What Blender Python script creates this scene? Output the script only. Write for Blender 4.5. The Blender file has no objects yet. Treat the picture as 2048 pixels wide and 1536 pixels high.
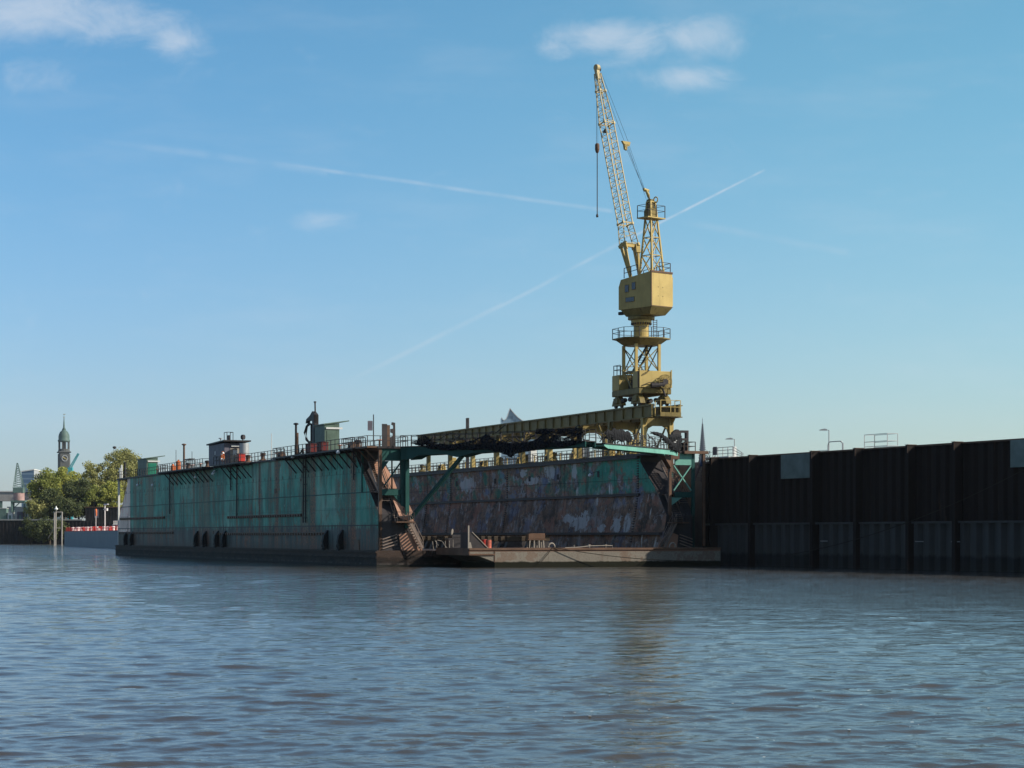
import bpy, math, random
import numpy as np
from mathutils import Vector, Matrix
random.seed(7); rng = np.random.default_rng(11)
scn = bpy.context.scene
COL = scn.collection
PI = math.pi
R = math.radians

# ------------------------------------------------------------------ camera, sky, sun, exposure
H0, F, HY = 3.2, 4100.0, 1070.0
cam = bpy.data.cameras.new('camera'); cam_o = bpy.data.objects.new('camera', cam); COL.objects.link(cam_o)
cam_o.location = (0, 0, H0); cam_o.rotation_euler = (PI/2, 0, 0)
cam.sensor_width = 36; cam.lens = 36*F/2048; cam.shift_y = (HY-768)/2048
cam.clip_start = .5; cam.clip_end = 20000
scn.camera = cam_o
SUN_AZ = math.atan2(.98, -.20); SUN_EL = R(32)
scn.view_settings.view_transform = 'Standard'; scn.view_settings.look = 'None'
scn.view_settings.exposure = 0.2; scn.view_settings.gamma = 1
sl = bpy.data.lights.new('sun', 'SUN'); so = bpy.data.objects.new('sun', sl); COL.objects.link(so)
sl.energy = 5.0; sl.angle = R(.5); sl.color = (1, .93, .80)
sd = Vector((math.sin(SUN_AZ)*math.cos(SUN_EL), math.cos(SUN_AZ)*math.cos(SUN_EL), math.sin(SUN_EL)))
so.rotation_euler = sd.to_track_quat('Z', 'Y').to_euler()

class NT:
    def __init__(s, tree): s.t = tree; s.N = tree.nodes; s.L = tree.links
    def set(s, node, key, v):
        if v is None: return
        inp = node.inputs[key]
        if isinstance(v, bpy.types.NodeSocket): s.L.new(v, inp)
        else:
            if inp.type == 'RGBA' and len(v) == 3: v = (*v, 1)
            inp.default_value = v
    def math(s, op, a, b=None, c=None, clamp=False):
        n = s.N.new('ShaderNodeMath'); n.operation = op; n.use_clamp = clamp
        s.set(n, 0, a); s.set(n, 1, b); s.set(n, 2, c); return n.outputs[0]
    def vmath(s, op, a, b=None):
        n = s.N.new('ShaderNodeVectorMath'); n.operation = op; s.set(n, 0, a); s.set(n, 1, b); return n.outputs[0]
    def sep(s, v): n = s.N.new('ShaderNodeSeparateXYZ'); s.set(n, 0, v); return n.outputs
    def comb(s, x=0, y=0, z=0):
        n = s.N.new('ShaderNodeCombineXYZ'); s.set(n, 0, x); s.set(n, 1, y); s.set(n, 2, z); return n.outputs[0]
    def noise(s, vec, scale=1, detail=3, rough=.5, out=0, dist=0):
        n = s.N.new('ShaderNodeTexNoise'); s.set(n, 'Vector', vec); s.set(n, 'Scale', scale)
        s.set(n, 'Detail', detail); s.set(n, 'Roughness', rough); s.set(n, 'Distortion', dist); return n.outputs[out]
    def map(s, vec, scale=(1, 1, 1), loc=(0, 0, 0), rot=(0, 0, 0)):
        n = s.N.new('ShaderNodeMapping'); s.set(n, 'Vector', vec); n.inputs['Scale'].default_value = scale
        n.inputs['Location'].default_value = loc; n.inputs['Rotation'].default_value = rot; return n.outputs[0]
    def ramp(s, fac, stops, interp='LINEAR'):
        n = s.N.new('ShaderNodeValToRGB'); n.color_ramp.interpolation = interp; s.set(n, 'Fac', fac)
        e = n.color_ramp.elements
        while len(e) > 1: e.remove(e[-1])
        for i, (p, c) in enumerate(stops):
            if not hasattr(c, '__len__'): c = (c, c, c)
            k = e[0] if i == 0 else e.new(p)
            k.position = p; k.color = (*c[:3], 1)
        return n.outputs[0]
    def mix(s, fac, a, b, mode='MIX'):
        n = s.N.new('ShaderNodeMix'); n.data_type = 'RGBA'; n.blend_type = mode
        s.set(n, 0, fac); s.set(n, 6, a); s.set(n, 7, b); return n.outputs[2]
    def step(s, x, lo, hi):
        n = s.N.new('ShaderNodeMapRange'); n.interpolation_type = 'SMOOTHSTEP'
        s.set(n, 0, x); n.inputs[1].default_value = lo; n.inputs[2].default_value = hi; return n.outputs[0]
    def coord(s, k='Object'): return s.N.new('ShaderNodeTexCoord').outputs[k]
    def pos(s): return s.N.new('ShaderNodeNewGeometry').outputs['Position']
    def bump(s, h, strength=.3, dist=.1, normal=None):
        n = s.N.new('ShaderNodeBump'); s.set(n, 'Height', h); s.set(n, 'Strength', strength); s.set(n, 'Distance', dist)
        if normal is not None: s.set(n, 'Normal', normal)
        return n.outputs[0]

# world: physical sky, thin clouds and two contrails at infinity
w = bpy.data.worlds.new('World'); scn.world = w; w.use_nodes = True
k = NT(w.node_tree); bg = k.N['Background']
sky = k.N.new('ShaderNodeTexSky'); sky.sky_type = 'NISHITA'; sky.sun_disc = False
sky.sun_elevation = SUN_EL; sky.sun_rotation = SUN_AZ; sky.altitude = 0; sky.air_density = 1.0; sky.dust_density = .6; sky.ozone_density = 1.6
d3 = k.sep(k.coord('Generated'))
ysafe = k.math('MAXIMUM', d3[1], .02)
U = k.math('DIVIDE', d3[0], ysafe); W = k.math('DIVIDE', d3[2], ysafe)
uv = k.comb(U, W, 0)
def sky_blob(px, py, rx, ry, amt, rot=0.0, pw=1.0):
    v = k.map(k.map(uv, loc=(-(px-1024)/F, -(HY-py)/F, 0)), rot=(0, 0, rot))
    v = k.map(v, scale=(F/rx/1.35, F/ry/1.35, 0))
    n = k.N.new('ShaderNodeVectorMath'); n.operation = 'LENGTH'; k.set(n, 0, v)
    return k.math('MULTIPLY', k.step(n.outputs['Value'], 1.0, 0.0), amt)
def sky_line(p0, p1, wd, amt, soft=.25):
    (x0, y0), (x1, y1) = [((a-1024)/F, (HY-b)/F) for a, b in (p0, p1)]
    L = math.hypot(x1-x0, y1-y0); ang = math.atan2(y1-y0, x1-x0)
    v = k.map(k.map(uv, loc=(-x0, -y0, 0)), rot=(0, 0, -ang))
    o = k.sep(v)
    wob = k.math('MULTIPLY', k.math('SUBTRACT', k.noise(uv, 12, 2), .5), .0020)
    dd = k.math('ABSOLUTE', k.math('ADD', o[1], wob))
    core = k.step(dd, wd/F, 0.0)
    t = k.math('DIVIDE', o[0], L)
    ends = k.math('MULTIPLY', k.step(t, 0, soft), k.step(t, 1.0, .985))
    br = k.step(k.noise(k.map(uv, scale=(1, 1, 1)), 60, 4), .15, .7)
    return k.math('MULTIPLY', k.math('MULTIPLY', core, ends), k.math('MULTIPLY', br, amt))
cl = None
wisp = k.noise(k.map(uv, scale=(1, 1.6, 1)), 36, 9, .66, dist=.5)
for a in [(1205, 75, 130, 46, 1.0), (1270, 88, 110, 50, .8), (1405, 70, 105, 62, 1.0), (1300, 110, 170, 38, .5), (1120, 95, 60, 34, .6), (1365, 155, 150, 34, .75),
          (1440, 152, 60, 30, .4), (70, 20, 270, 85, 1.0), (230, 50, 190, 55, .7), (350, 82, 80, 46, .9), (60, 165, 110, 60, .6), (640, 436, 85, 32, .72), (345, 375, 80, 26, .2)]:
    b = sky_blob(*a); cl = b if cl is None else k.math('MAXIMUM', cl, b)
cl = k.math('MULTIPLY', k.step(k.math('ADD', cl, k.math('MULTIPLY', k.math('SUBTRACT', wisp, .5), 1.5)), .06, 1.3), .58)
veil = k.math('MULTIPLY', k.step(k.noise(k.map(uv, scale=(1, 4.0, 1), rot=(0, 0, .15)), 9, 6, .6), .45, .8), .10)
c1 = sky_line((90, 268), (660, 343), 14, .14, .5); c2 = sky_line((430, 308), (1230, 424), 7, .24, .3); c3 = sky_line((1340, 440), (1700, 505), 12, .12)
c4 = sky_line((600, 810), (1010, 607), 9, .20, .6); c5 = sky_line((930, 650), (1240, 487), 7, .25, .3); c6 = sky_line((1240, 487), (1532, 338), 4.5, .48, .05)
c7 = sky_line((-40, 575), (360, 620), 26, .2, .1)
for c in (veil, c1, c2, c3, c4, c5, c6): cl = k.math('MAXIMUM', cl, c)
skyc = k.N.new('ShaderNodeHueSaturation'); skyc.inputs['Saturation'].default_value = 1.0; skyc.inputs['Value'].default_value = 1.0
k.set(skyc, 'Color', sky.outputs[0])
tint = k.mix(k.step(W, -.02, .27), (.92, 1.05, 1.30), (.70, 1.20, 1.30))
tint = k.mix(k.step(W, .32, .8), tint, (.90, 1.0, 1.02))
tint = k.mix(1.0, tint, k.mix(k.step(U, -.25, .25), (.90, .91, 1.0), (1.12, 1.09, 1.02)), 'MULTIPLY')
grade = k.mix(1.0, skyc.outputs[0], tint, 'MULTIPLY')
SKYM = k.mix(cl, grade, (6.6, 7.1, 7.8))
k.set(bg, 'Color', SKYM); bg.inputs['Strength'].default_value = .094

# ------------------------------------------------------------------ frames of reference
ANG = math.atan2(.381, .924)
AX, AY = -13.5, 208.0
ca, sa = math.cos(ANG), math.sin(ANG)
DOCK_M = Matrix.Translation((AX, AY, 0)) @ Matrix.Rotation(ANG, 4, 'Z')
DOCK_I = DOCK_M.inverted()
def D(a, b, z=0): return DOCK_M @ Vector((a, b, z))
def bpx(px, a):
    q = (px-1024)/F
    return (AX+ca*a-q*(AY+sa*a))/(sa+q*ca)
def zpy(py, a, b): return H0+(HY-py)/F*(AY+sa*a+ca*b)
def P(px, py, Y): return Vector(((px-1024)/F*Y, Y, H0+(HY-py)/F*Y))
def PL(px, py, Y): return DOCK_I @ P(px, py, Y)

# ------------------------------------------------------------------ mesh helpers
class MB:
    def __init__(s, T=None): s.v = []; s.f = []; s.m = []; s.mi = 0; s.T = T
    def add(s, vs, fs):
        o = len(s.v)
        for p in vs:
            p = Vector(p); s.v.append(tuple(s.T @ p) if s.T else tuple(p))
        for f in fs: s.f.append(tuple(i+o for i in f)); s.m.append(s.mi)
        return s
    def box(s, x0, x1, y0, y1, z0, z1):
        return s.add([(x0, y0, z0), (x1, y0, z0), (x1, y1, z0), (x0, y1, z0), (x0, y0, z1), (x1, y0, z1), (x1, y1, z1), (x0, y1, z1)],
                     [(0, 3, 2, 1), (4, 5, 6, 7), (0, 1, 5, 4), (1, 2, 6, 5), (2, 3, 7, 6), (3, 0, 4, 7)])
    def cbox(s, x0, x1, y0, y1, z0, z1, c=.04):   # box with chamfered edges
        pts = []
        for zz, k_ in ((z0, c), (z0+c, 0), (z1-c, 0), (z1, c)):
            for (x, y) in ((x0+c+k_, y0+k_), (x1-c-k_, y0+k_), (x1-k_, y0+c+k_), (x1-k_, y1-c-k_), (x1-c-k_, y1-k_), (x0+c+k_, y1-k_), (x0+k_, y1-c-k_), (x0+k_, y0+c+k_)):
                pts.append((x, y, zz))
        fs = [tuple(range(7, -1, -1)), tuple(range(24, 32))]
        for j in range(3):
            for i in range(8): fs.append((j*8+i, j*8+(i+1) % 8, (j+1)*8+(i+1) % 8, (j+1)*8+i))
        return s.add(pts, fs)
    def bar(s, p0, p1, w=.06, h=None, up=None):
        p0 = Vector(p0); p1 = Vector(p1); d = p1-p0
        if d.length < 1e-6: return s
        h = h or w; d.normalize(); up = Vector(up) if up else Vector((0, 0, 1))
        if abs(d.dot(up)) > .99: up = Vector((0, 1, 0)) if abs(d.y) < .9 else Vector((1, 0, 0))
        x = d.cross(up).normalized(); y = x.cross(d).normalized()
        vs = [p+x*a*w/2+y*b*h/2 for p in (p0, p1) for a, b in ((-1, -1), (1, -1), (1, 1), (-1, 1))]
        return s.add(vs, [(0, 3, 2, 1), (4, 5, 6, 7), (0, 1, 5, 4), (1, 2, 6, 5), (2, 3, 7, 6), (3, 0, 4, 7)])
    def tube(s, p0, p1, r, n=8, r1=None):
        return s.path([p0, p1], r, n, r1)
    def path(s, pts, r, n=6, r1=None):
        pts = [Vector(p) for p in pts]; r1 = r if r1 is None else r1; vs = []; fs = []
        for i, p in enumerate(pts):
            d = (pts[min(i+1, len(pts)-1)]-pts[max(i-1, 0)]).normalized()
            up = Vector((0, 0, 1)) if abs(d.z) < .95 else Vector((0, 1, 0))
            x = d.cross(up).normalized(); y = x.cross(d)
            rr = r+(r1-r)*i/max(1, len(pts)-1)
            for j in range(n):
                a = 2*PI*j/n; vs.append(p+x*math.cos(a)*rr+y*math.sin(a)*rr)
        for i in range(len(pts)-1):
            for j in range(n): fs.append((i*n+j, i*n+(j+1) % n, (i+1)*n+(j+1) % n, (i+1)*n+j))
        fs.append(tuple(range(n-1, -1, -1))); fs.append(tuple((len(pts)-1)*n+j for j in range(n)))
        return s.add(vs, fs)
    def lathe(s, prof, c=(0, 0), n=16):
        vs = []; fs = []
        for r, z in prof:
            for j in range(n): a = 2*PI*(j+.5)/n; vs.append((c[0]+r*math.cos(a), c[1]+r*math.sin(a), z))
        for i in range(len(prof)-1):
            for j in range(n): fs.append((i*n+j, i*n+(j+1) % n, (i+1)*n+(j+1) % n, (i+1)*n+j))
        fs.append(tuple(range(n-1, -1, -1))); fs.append(tuple((len(prof)-1)*n+j for j in range(n)))
        return s.add(vs, fs)
    def prism(s, poly, off):       # poly: 3d points, off: extrusion vector
        n = len(poly); off = Vector(off); poly = [Vector(p) for p in poly]
        return s.add(poly+[p+off for p in poly], [tuple(range(n-1, -1, -1)), tuple(range(n, 2*n))]+[(i, (i+1) % n, (i+1) % n+n, i+n) for i in range(n)])
    def torus(s, c, axis, Rr, r, n=20, m=6, a0=0, a1=2*PI):
        axis = Vector(axis).normalized(); up = Vector((0, 0, 1)) if abs(axis.z) < .9 else Vector((1, 0, 0))
        x = axis.cross(up).normalized(); y = x.cross(axis); c = Vector(c)
        full = abs(a1-a0-2*PI) < 1e-6
        pts = [c+(x*math.cos(a0+(a1-a0)*i/n)+y*math.sin(a0+(a1-a0)*i/n))*Rr for i in range(n+1)]
        return s.path(pts, r, m)
    def build(s, name, mats, parent=None, smooth=False, loc=None):
        me = bpy.data.meshes.new(name); me.from_pydata(s.v, [], s.f)
        if not isinstance(mats, (list, tuple)): mats = [mats]
        for m_ in mats: me.materials.append(m_)
        if len(mats) > 1: me.polygons.foreach_set('material_index', s.m)
        import bmesh as bmm
        b = bmm.new(); b.from_mesh(me); bmm.ops.recalc_face_normals(b, faces=b.faces); b.to_mesh(me); b.free()
        if smooth: me.shade_smooth()
        me.update()
        o = bpy.data.objects.new(name, me); COL.objects.link(o)
        if parent: o.parent = parent
        if loc is not None: o.location = loc
        return o
def tag(o, label=None, cat=None, group=None, kind=None):
    if label: o['label'] = label
    if cat: o['category'] = cat
    if group: o['group'] = group
    if kind: o['kind'] = kind
    return o
def thing(name, label, cat, loc=(0, 0, 0), rz=0, group=None):
    o = bpy.data.objects.new(name, None); COL.objects.link(o); o.location = loc; o.rotation_euler = (0, 0, rz)
    o.empty_display_size = .5
    return tag(o, label, cat, group)
def dthing(name, label, cat, a, b, z, group=None, rz=0): return thing(name, label, cat, D(a, b, z), ANG+rz, group)
def copy_tree(o, parent=None):
    c = o.copy(); COL.objects.link(c); c.parent = parent
    for ch in list(o.children): copy_tree(ch, c)
    return c
def rail(mb, pts, h=1.05, sp=1.5, r=.06, mids=(.55,), post=.07):
    pts = [Vector(p) for p in pts]
    for i in range(len(pts)-1):
        a, b = pts[i], pts[i+1]; n = max(1, round((b-a).length/sp))
        for j in range(n+(1 if i == len(pts)-2 else 0)):
            p = a.lerp(b, j/n); mb.bar(p, p+Vector((0, 0, h)), post)
        for m_ in (*mids, 1): mb.bar(a+Vector((0, 0, h*m_)), b+Vector((0, 0, h*m_)), r)
def stairs(mb, p0, p1, width, side, n=None, hand=True):
    p0 = Vector(p0); p1 = Vector(p1); side = Vector(side).normalized()*width; n = n or max(3, int(abs(p1.z-p0.z)/.24))
    for q in (p0, p0+side): mb.bar(q, q+(p1-p0), .05, .24)
    run = Vector((p1.x-p0.x, p1.y-p0.y, 0)).normalized()*.12
    for i in range(n):
        c = p0.lerp(p1, (i+.5)/n)
        mb.prism([c-run, c+run, c+run+side, c-run+side], (0, 0, .035))
def handrail(mb, p0, p1, width, side, h=.95):
    side = Vector(side).normalized()*width; p0 = Vector(p0); p1 = Vector(p1)
    for q in (Vector((0, 0, 0)), side):
        for t in (0, .33, .66, 1): c = p0.lerp(p1, t)+q; mb.bar(c, c+Vector((0, 0, h)), .045)
        for hh in (h*.5, h): mb.bar(p0+q+Vector((0, 0, hh)), p1+q+Vector((0, 0, hh)), .045)

# ------------------------------------------------------------------ materials
def new_mat(name):
    m = bpy.data.materials.new(name); m.use_nodes = True; t = NT(m.node_tree); return m, t, t.N['Principled BSDF']
def paint(name, col, rust=.35, rough=.55, sc=1.0, rustcol=(.10, .045, .022), var=.25, metal=0.0, streak=1.0, dirt=.35, bump=.15):
    m, t, b = new_mat(name); c = t.coord()
    n1 = t.noise(c, .6*sc, 5, .6); n2 = t.noise(t.map(c, scale=(3.0*sc, 3.0*sc, .25*sc)), 1.0, 5, .65)
    n3 = t.noise(c, 5*sc, 4, .7)
    base = t.mix(t.step(n1, .3, .7), tuple(x*(1-var) for x in col), tuple(min(1, x*(1+var*.6)) for x in col))
    dm = t.math('MULTIPLY', t.step(n2, .48, .78), dirt)
    base = t.mix(dm, base, tuple(x*.35 for x in col))
    comb = t.math('ADD', t.math('MULTIPLY', n2, .5*streak), t.math('ADD', t.math('MULTIPLY', n1, .3), t.math('MULTIPLY', n3, .35)))
    th = .5*streak*.5+.15+.175
    rm = t.step(comb, th+.16-.18*rust, th+.27-.18*rust)
    base = t.mix(t.math('MULTIPLY', rm, min(1, .55+rust)), base, rustcol)
    t.set(b, 'Base Color', base); b.inputs['Roughness'].default_value = rough; b.inputs['Metallic'].default_value = metal
    t.set(b, 'Roughness', t.math('MULTIPLY_ADD', n3, .3, rough-.15))
    t.set(b, 'Normal', t.bump(n3, bump, .03)); b.inputs['Specular IOR Level'].default_value = .18
    return m
def plain(name, col, rough=.6, metal=0, var=.15, sc=2.0):
    m, t, b = new_mat(name); n = t.noise(t.coord(), sc, 4, .6)
    t.set(b, 'Base Color', t.mix(n, tuple(x*(1-var) for x in col), tuple(min(1, x*(1+var)) for x in col)))
    b.inputs['Roughness'].default_value = rough; b.inputs['Metallic'].default_value = metal; b.inputs['Specular IOR Level'].default_value = .12 if rough > .7 else .3; return m
def seam(t, x, period, width, off=0.0):       # 1 on thin lines every period
    f = t.math('FRACT', t.math('DIVIDE', t.math('ADD', x, off), period))
    d = t.math('ABSOLUTE', t.math('SUBTRACT', f, .5))
    return t.step(d, .5-width/period, .5-width*.3/period)
def line_at(t, x, x0, wd): return t.step(t.math('ABSOLUTE', t.math('SUBTRACT', x, x0)), wd, wd*.3)

def outer_wall_mat():
    m, t, b = new_mat('green_hull_paint'); c = t.coord(); o = t.sep(c); A_, B_, Z_ = o
    big = t.noise(t.map(c, scale=(.08, .08, .12)), 1, 4, .55); mid = t.noise(t.map(c, scale=(.5, .5, .35)), 1, 5, .65)
    st = t.noise(t.map(c, scale=(1.6, 1.6, .07)), 1, 6, .68); fine = t.noise(c, 4, 4, .7)
    col = t.ramp(t.math('ADD', t.math('MULTIPLY', big, .6), t.math('MULTIPLY', mid, .4)), [(.38, (.020, .135, .115)), (.45, (.030, .215, .175)), (.53, (.055, .285, .23)), (.64, (.14, .35, .29))])
    patch = t.noise(t.map(c, scale=(.3, .3, .3), loc=(7, 3, 1)), 1, 2, .4)
    col = t.mix(t.math('MULTIPLY', t.step(patch, .62, .66), .4), col, (.085, .20, .20))
    stain = t.noise(t.map(c, scale=(.55, .55, .09), loc=(1, 7, 2)), 1, 8, .72)
    col = t.mix(t.math('MULTIPLY', t.step(stain, .48, .58), .62), col, (.022, .050, .044))
    chip = t.noise(t.map(c, scale=(.8, .8, .7), loc=(9, 2, 6)), 1, 8, .8)
    col = t.mix(t.math('MULTIPLY', t.step(chip, .59, .62), .6), col, (.22, .38, .33))
    # repainted grey-blue boot area near the waterline, lower on the far half
    zz = t.math('ADD', Z_, t.math('MULTIPLY', t.math('SUBTRACT', st, .5), 3.2))
    boot = t.step(zz, 4.4, 3.9)
    col = t.mix(boot, col, t.mix(t.step(stain, .42, .6), (.050, .085, .088), (.022, .034, .036)))
    # far end white panel
    col = t.mix(t.math('MULTIPLY', t.step(B_, 120.6, 120.9), t.step(Z_, 3.6, 3.7)), col, (.62, .58, .53))
    # streaks of rust
    top = t.step(Z_, 13.0, 4.0)
    gate = t.step(t.noise(t.map(c, scale=(.11, .11, .16), loc=(3, 1, 5)), 1, 3, .5), .40, .58)
    rs = t.math('MULTIPLY', t.step(t.math('MULTIPLY_ADD', fine, .16, st), .60, .68), gate)
    spots = t.math('MULTIPLY', t.step(t.noise(t.map(c, scale=(.42, .42, .30), loc=(4, 9, 3)), 1, 7, .78), .54, .61), gate)
    rm = t.math('MAXIMUM', t.math('MULTIPLY', rs, .65), t.math('MULTIPLY', spots, .9))
    for px, wd, am in ((626, .6, .85), (706, .55, .75), (519, .22, .9), (553, .5, .85), (474, .16, .95), (540, .35, .5), (345, .5, .4), (300, 1.2, .55), (270, .7, .5), (340, .14, .8), (388, .3, .7), (400, .5, .5), (412, 1.0, .5), (610, 1.0, .5)):
        bb = bpx(px, 0)
        l = t.math('MULTIPLY', line_at(t, t.math('MULTIPLY_ADD', t.math('SUBTRACT', mid, .5), wd*1.6, B_), bb, wd*2.8), am)
        l = t.math('MULTIPLY', l, t.step(t.math('MULTIPLY_ADD', mid, .5, st), .45, .75))
        rm = t.math('MAXIMUM', rm, l)
    col = t.mix(rm, col, t.mix(t.step(fine, .38, .60), (.030, .018, .014), (.20, .085, .040)))
    # welded seams
    sm = t.math('MAXIMUM', t.math('MULTIPLY', seam(t, B_, 6.1, .07), .45), t.math('MULTIPLY', seam(t, B_, 1.52, .035), .22))
    sm = t.math('MAXIMUM', sm, t.math('MULTIPLY', line_at(t, Z_, 7.62, .07), .8))
    sm = t.math('MAXIMUM', sm, t.math('MULTIPLY', line_at(t, Z_, 5.9, .05), .3)); sm = t.math('MAXIMUM', sm, t.math('MULTIPLY', line_at(t, Z_, 9.7, .05), .35))
    cell = t.N.new('ShaderNodeTexWhiteNoise'); t.set(cell, 'Vector', t.vmath('FLOOR', t.map(c, scale=(0, 1/6.1, 1/2.05)))); cv = t.math('MULTIPLY', t.step(cell.outputs[0], .3, .9), .28)
    col = t.mix(cv, col, (.01, .05, .045))
    for px in (474, 340, 519): sm = t.math('MAXIMUM', sm, t.math('MULTIPLY', t.math('MULTIPLY', line_at(t, B_, bpx(px, 0), .16), t.step(Z_, 5.2, 5.4)), .85))
    col = t.mix(sm, col, (.018, .02, .02))
    # row of small vent holes below the deck
    fx = t.math('ABSOLUTE', t.math('SUBTRACT', t.math('FRACT', t.math('DIVIDE', B_, 2.6)), .5))
    hole = t.math('MULTIPLY', t.step(fx, .06, .05), line_at(t, Z_, 9.9, .28))
    col = t.mix(hole, col, (.01, .01, .01))
    # grime rising from the pontoon
    gr = t.math('MULTIPLY', t.step(t.math('MULTIPLY_ADD', st, 1.6, Z_), 4.0, 2.0), .8)
    col = t.mix(gr, col, (.03, .026, .024))
    col = t.mix(1.0, col, (1.95, 1.50, 1.36), 'MULTIPLY')
    t.set(b, 'Base Color', col); t.set(b, 'Roughness', t.math('MULTIPLY_ADD', fine, .2, .42))
    bm = t.math('MULTIPLY_ADD', sm, -1.0, t.math('MULTIPLY', t.noise(t.map(c, scale=(.65, .65, .5)), 1, 2), .9))
    t.set(b, 'Normal', t.bump(bm, .35, .12)); b.inputs['Specular IOR Level'].default_value = .10; return m
def inner_wall_mat():
    m, t, b = new_mat('worn_inner_plating'); c = t.coord(); A_, B_, Z_ = t.sep(c)
    n1 = t.noise(t.map(c, scale=(.3, .3, .42)), 1, 5, .6); n2 = t.noise(t.map(c, scale=(.24, .24, .35), loc=(13, 5, 2)), 1, 5, .62)
    st = t.noise(t.map(c, scale=(1.1, 1.1, .16), rot=(0, 0, 0)), 1, 6, .7); fine = t.noise(c, 3, 5, .7)
    n3 = t.noise(t.map(c, scale=(.45, .45, .55), loc=(3, 3, 9)), 1, 9, .74); n6 = t.noise(t.map(c, scale=(.35, .35, .30), loc=(8, 1, 4)), 1, 9, .76)
    col = t.ramp(n1, [(.38, (.035, .028, .030)), (.44, (.105, .064, .050)), (.485, (.19, .115, .085)), (.52, (.085, .075, .085)), (.56, (.15, .088, .066)), (.62, (.15, .155, .18))])
    col = t.mix(t.math('MULTIPLY', t.step(n3, .548, .568), .75), col, (.24, .245, .29))
    col = t.mix(t.math('MULTIPLY', t.step(n2, .585, .60), .6), col, (.08, .12, .24))
    col = t.mix(t.math('MULTIPLY', t.step(n6, .43, .405), .8), col, (.022, .018, .018))
    col = t.mix(t.math('MULTIPLY', t.step(n2, .43, .405), .6), col, (.26, .11, .08))
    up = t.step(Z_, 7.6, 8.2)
    near = t.step(t.math('MULTIPLY_ADD', n2, 34, B_), 56, 30)
    tealm = t.math('MULTIPLY', t.math('MULTIPLY', up, near), t.step(n1, .60, .48))
    tealm = t.math('MAXIMUM', tealm, t.math('MULTIPLY', t.math('MULTIPLY', up, t.step(n1, .50, .42)), .45))
    col = t.mix(t.math('MULTIPLY', t.math('MULTIPLY', tealm, t.step(n6, .60, .52)), .88), col, (.035, .22, .18))
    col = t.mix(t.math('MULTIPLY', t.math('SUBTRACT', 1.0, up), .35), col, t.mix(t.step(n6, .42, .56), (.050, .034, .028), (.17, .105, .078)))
    wh = t.math('MULTIPLY', t.step(st, .60, .64), t.step(t.noise(t.map(c, scale=(.22, .22, .3), loc=(2, 8, 4)), 1, 3), .46, .6))
    col = t.mix(t.math('MULTIPLY', wh, .8), col, (.50, .52, .58))
    for px, z0, rb, rz_ in ((1170, 4.6, 3.2, 1.0), (1138, 5.2, 2.2, .5), (1095, 10.9, 1.6, .9), (1040, 11.0, 1.0, .5), (1235, 4.3, 1.0, 1.5), (1205, 4.0, 1.2, .6), (930, 10.0, 2.5, .9), (1142, 11.0, .7, .9), (1060, 9.9, 2.5, .5), (1258, 4.4, .9, 1.3)):
        bb = bpx(px, 32.6)
        v = t.map(c, loc=(0, -bb, -z0)); v = t.map(v, scale=(0, 1/rb, 1/rz_))
        n = t.N.new('ShaderNodeVectorMath'); n.operation = 'LENGTH'; t.set(n, 0, v)
        e = t.math('MULTIPLY_ADD', t.math('SUBTRACT', n3, .5), 5.0, n.outputs['Value'])
        col = t.mix(t.math('MULTIPLY', t.step(e, 1.0, .85), .75), col, (.34, .36, .42))
    v = None
    rs = t.step(st, .45, .40); col = t.mix(t.math('MULTIPLY', rs, .5), col, (.04, .028, .023))
    sm = t.math('MAXIMUM', t.math('MULTIPLY', seam(t, B_, 2.4, .05), .3), t.math('MULTIPLY', seam(t, B_, 14.0, .09), .7))
    sm = t.math('MAXIMUM', sm, t.math('MULTIPLY', line_at(t, Z_, 9.4, .06), .6)); sm = t.math('MAXIMUM', sm, t.math('MULTIPLY', line_at(t, Z_, 5.4, .05), .2))
    col = t.mix(sm, col, (.012, .011, .012))
    col = t.mix(1.0, col, (1.50, 1.50, 1.32), 'MULTIPLY')
    t.set(b, 'Base Color', col); t.set(b, 'Roughness', t.math('MULTIPLY_ADD', fine, .3, .5))
    t.set(b, 'Normal', t.bump(t.math('MULTIPLY_ADD', fine, .3, n1), .4, .15)); b.inputs['Specular IOR Level'].default_value = .08; return m
def barge_mat():
    m, t, b = new_mat('barge_plating'); c = t.coord(); x, y, z = t.sep(c)
    n1 = t.noise(c, .5, 5, .6); st = t.noise(t.map(c, scale=(1.6, 1.6, .3)), 1, 6, .7); f = t.noise(c, 7, 5, .75)
    col = t.mix(n1, (.14, .122, .105), (.27, .245, .205)); col = t.mix(t.math('MULTIPLY', t.step(st, .5, .72), .45), col, (.14, .10, .075))
    col = t.mix(t.math('MULTIPLY', t.step(f, .5, .62), .6), col, (.09, .07, .055)); col = t.mix(t.math('MULTIPLY', t.step(n1, .54, .60), .5), col, (.13, .07, .045))
    col = t.mix(t.step(z, 1.52, 1.60), col, t.mix(f, (.17, .085, .06), (.28, .17, .12)))
    edge = t.math('MULTIPLY_ADD', st, .35, .36)
    dk = t.step(t.math('SUBTRACT', z, edge), .10, -.04)
    col = t.mix(dk, col, t.mix(f, (.006, .007, .005), (.022, .022, .014)))
    t.set(b, 'Base Color', col); b.inputs['Roughness'].default_value = .8; b.inputs['Specular IOR Level'].default_value = .08; t.set(b, 'Normal', t.bump(f, .5, .04)); return m
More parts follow.
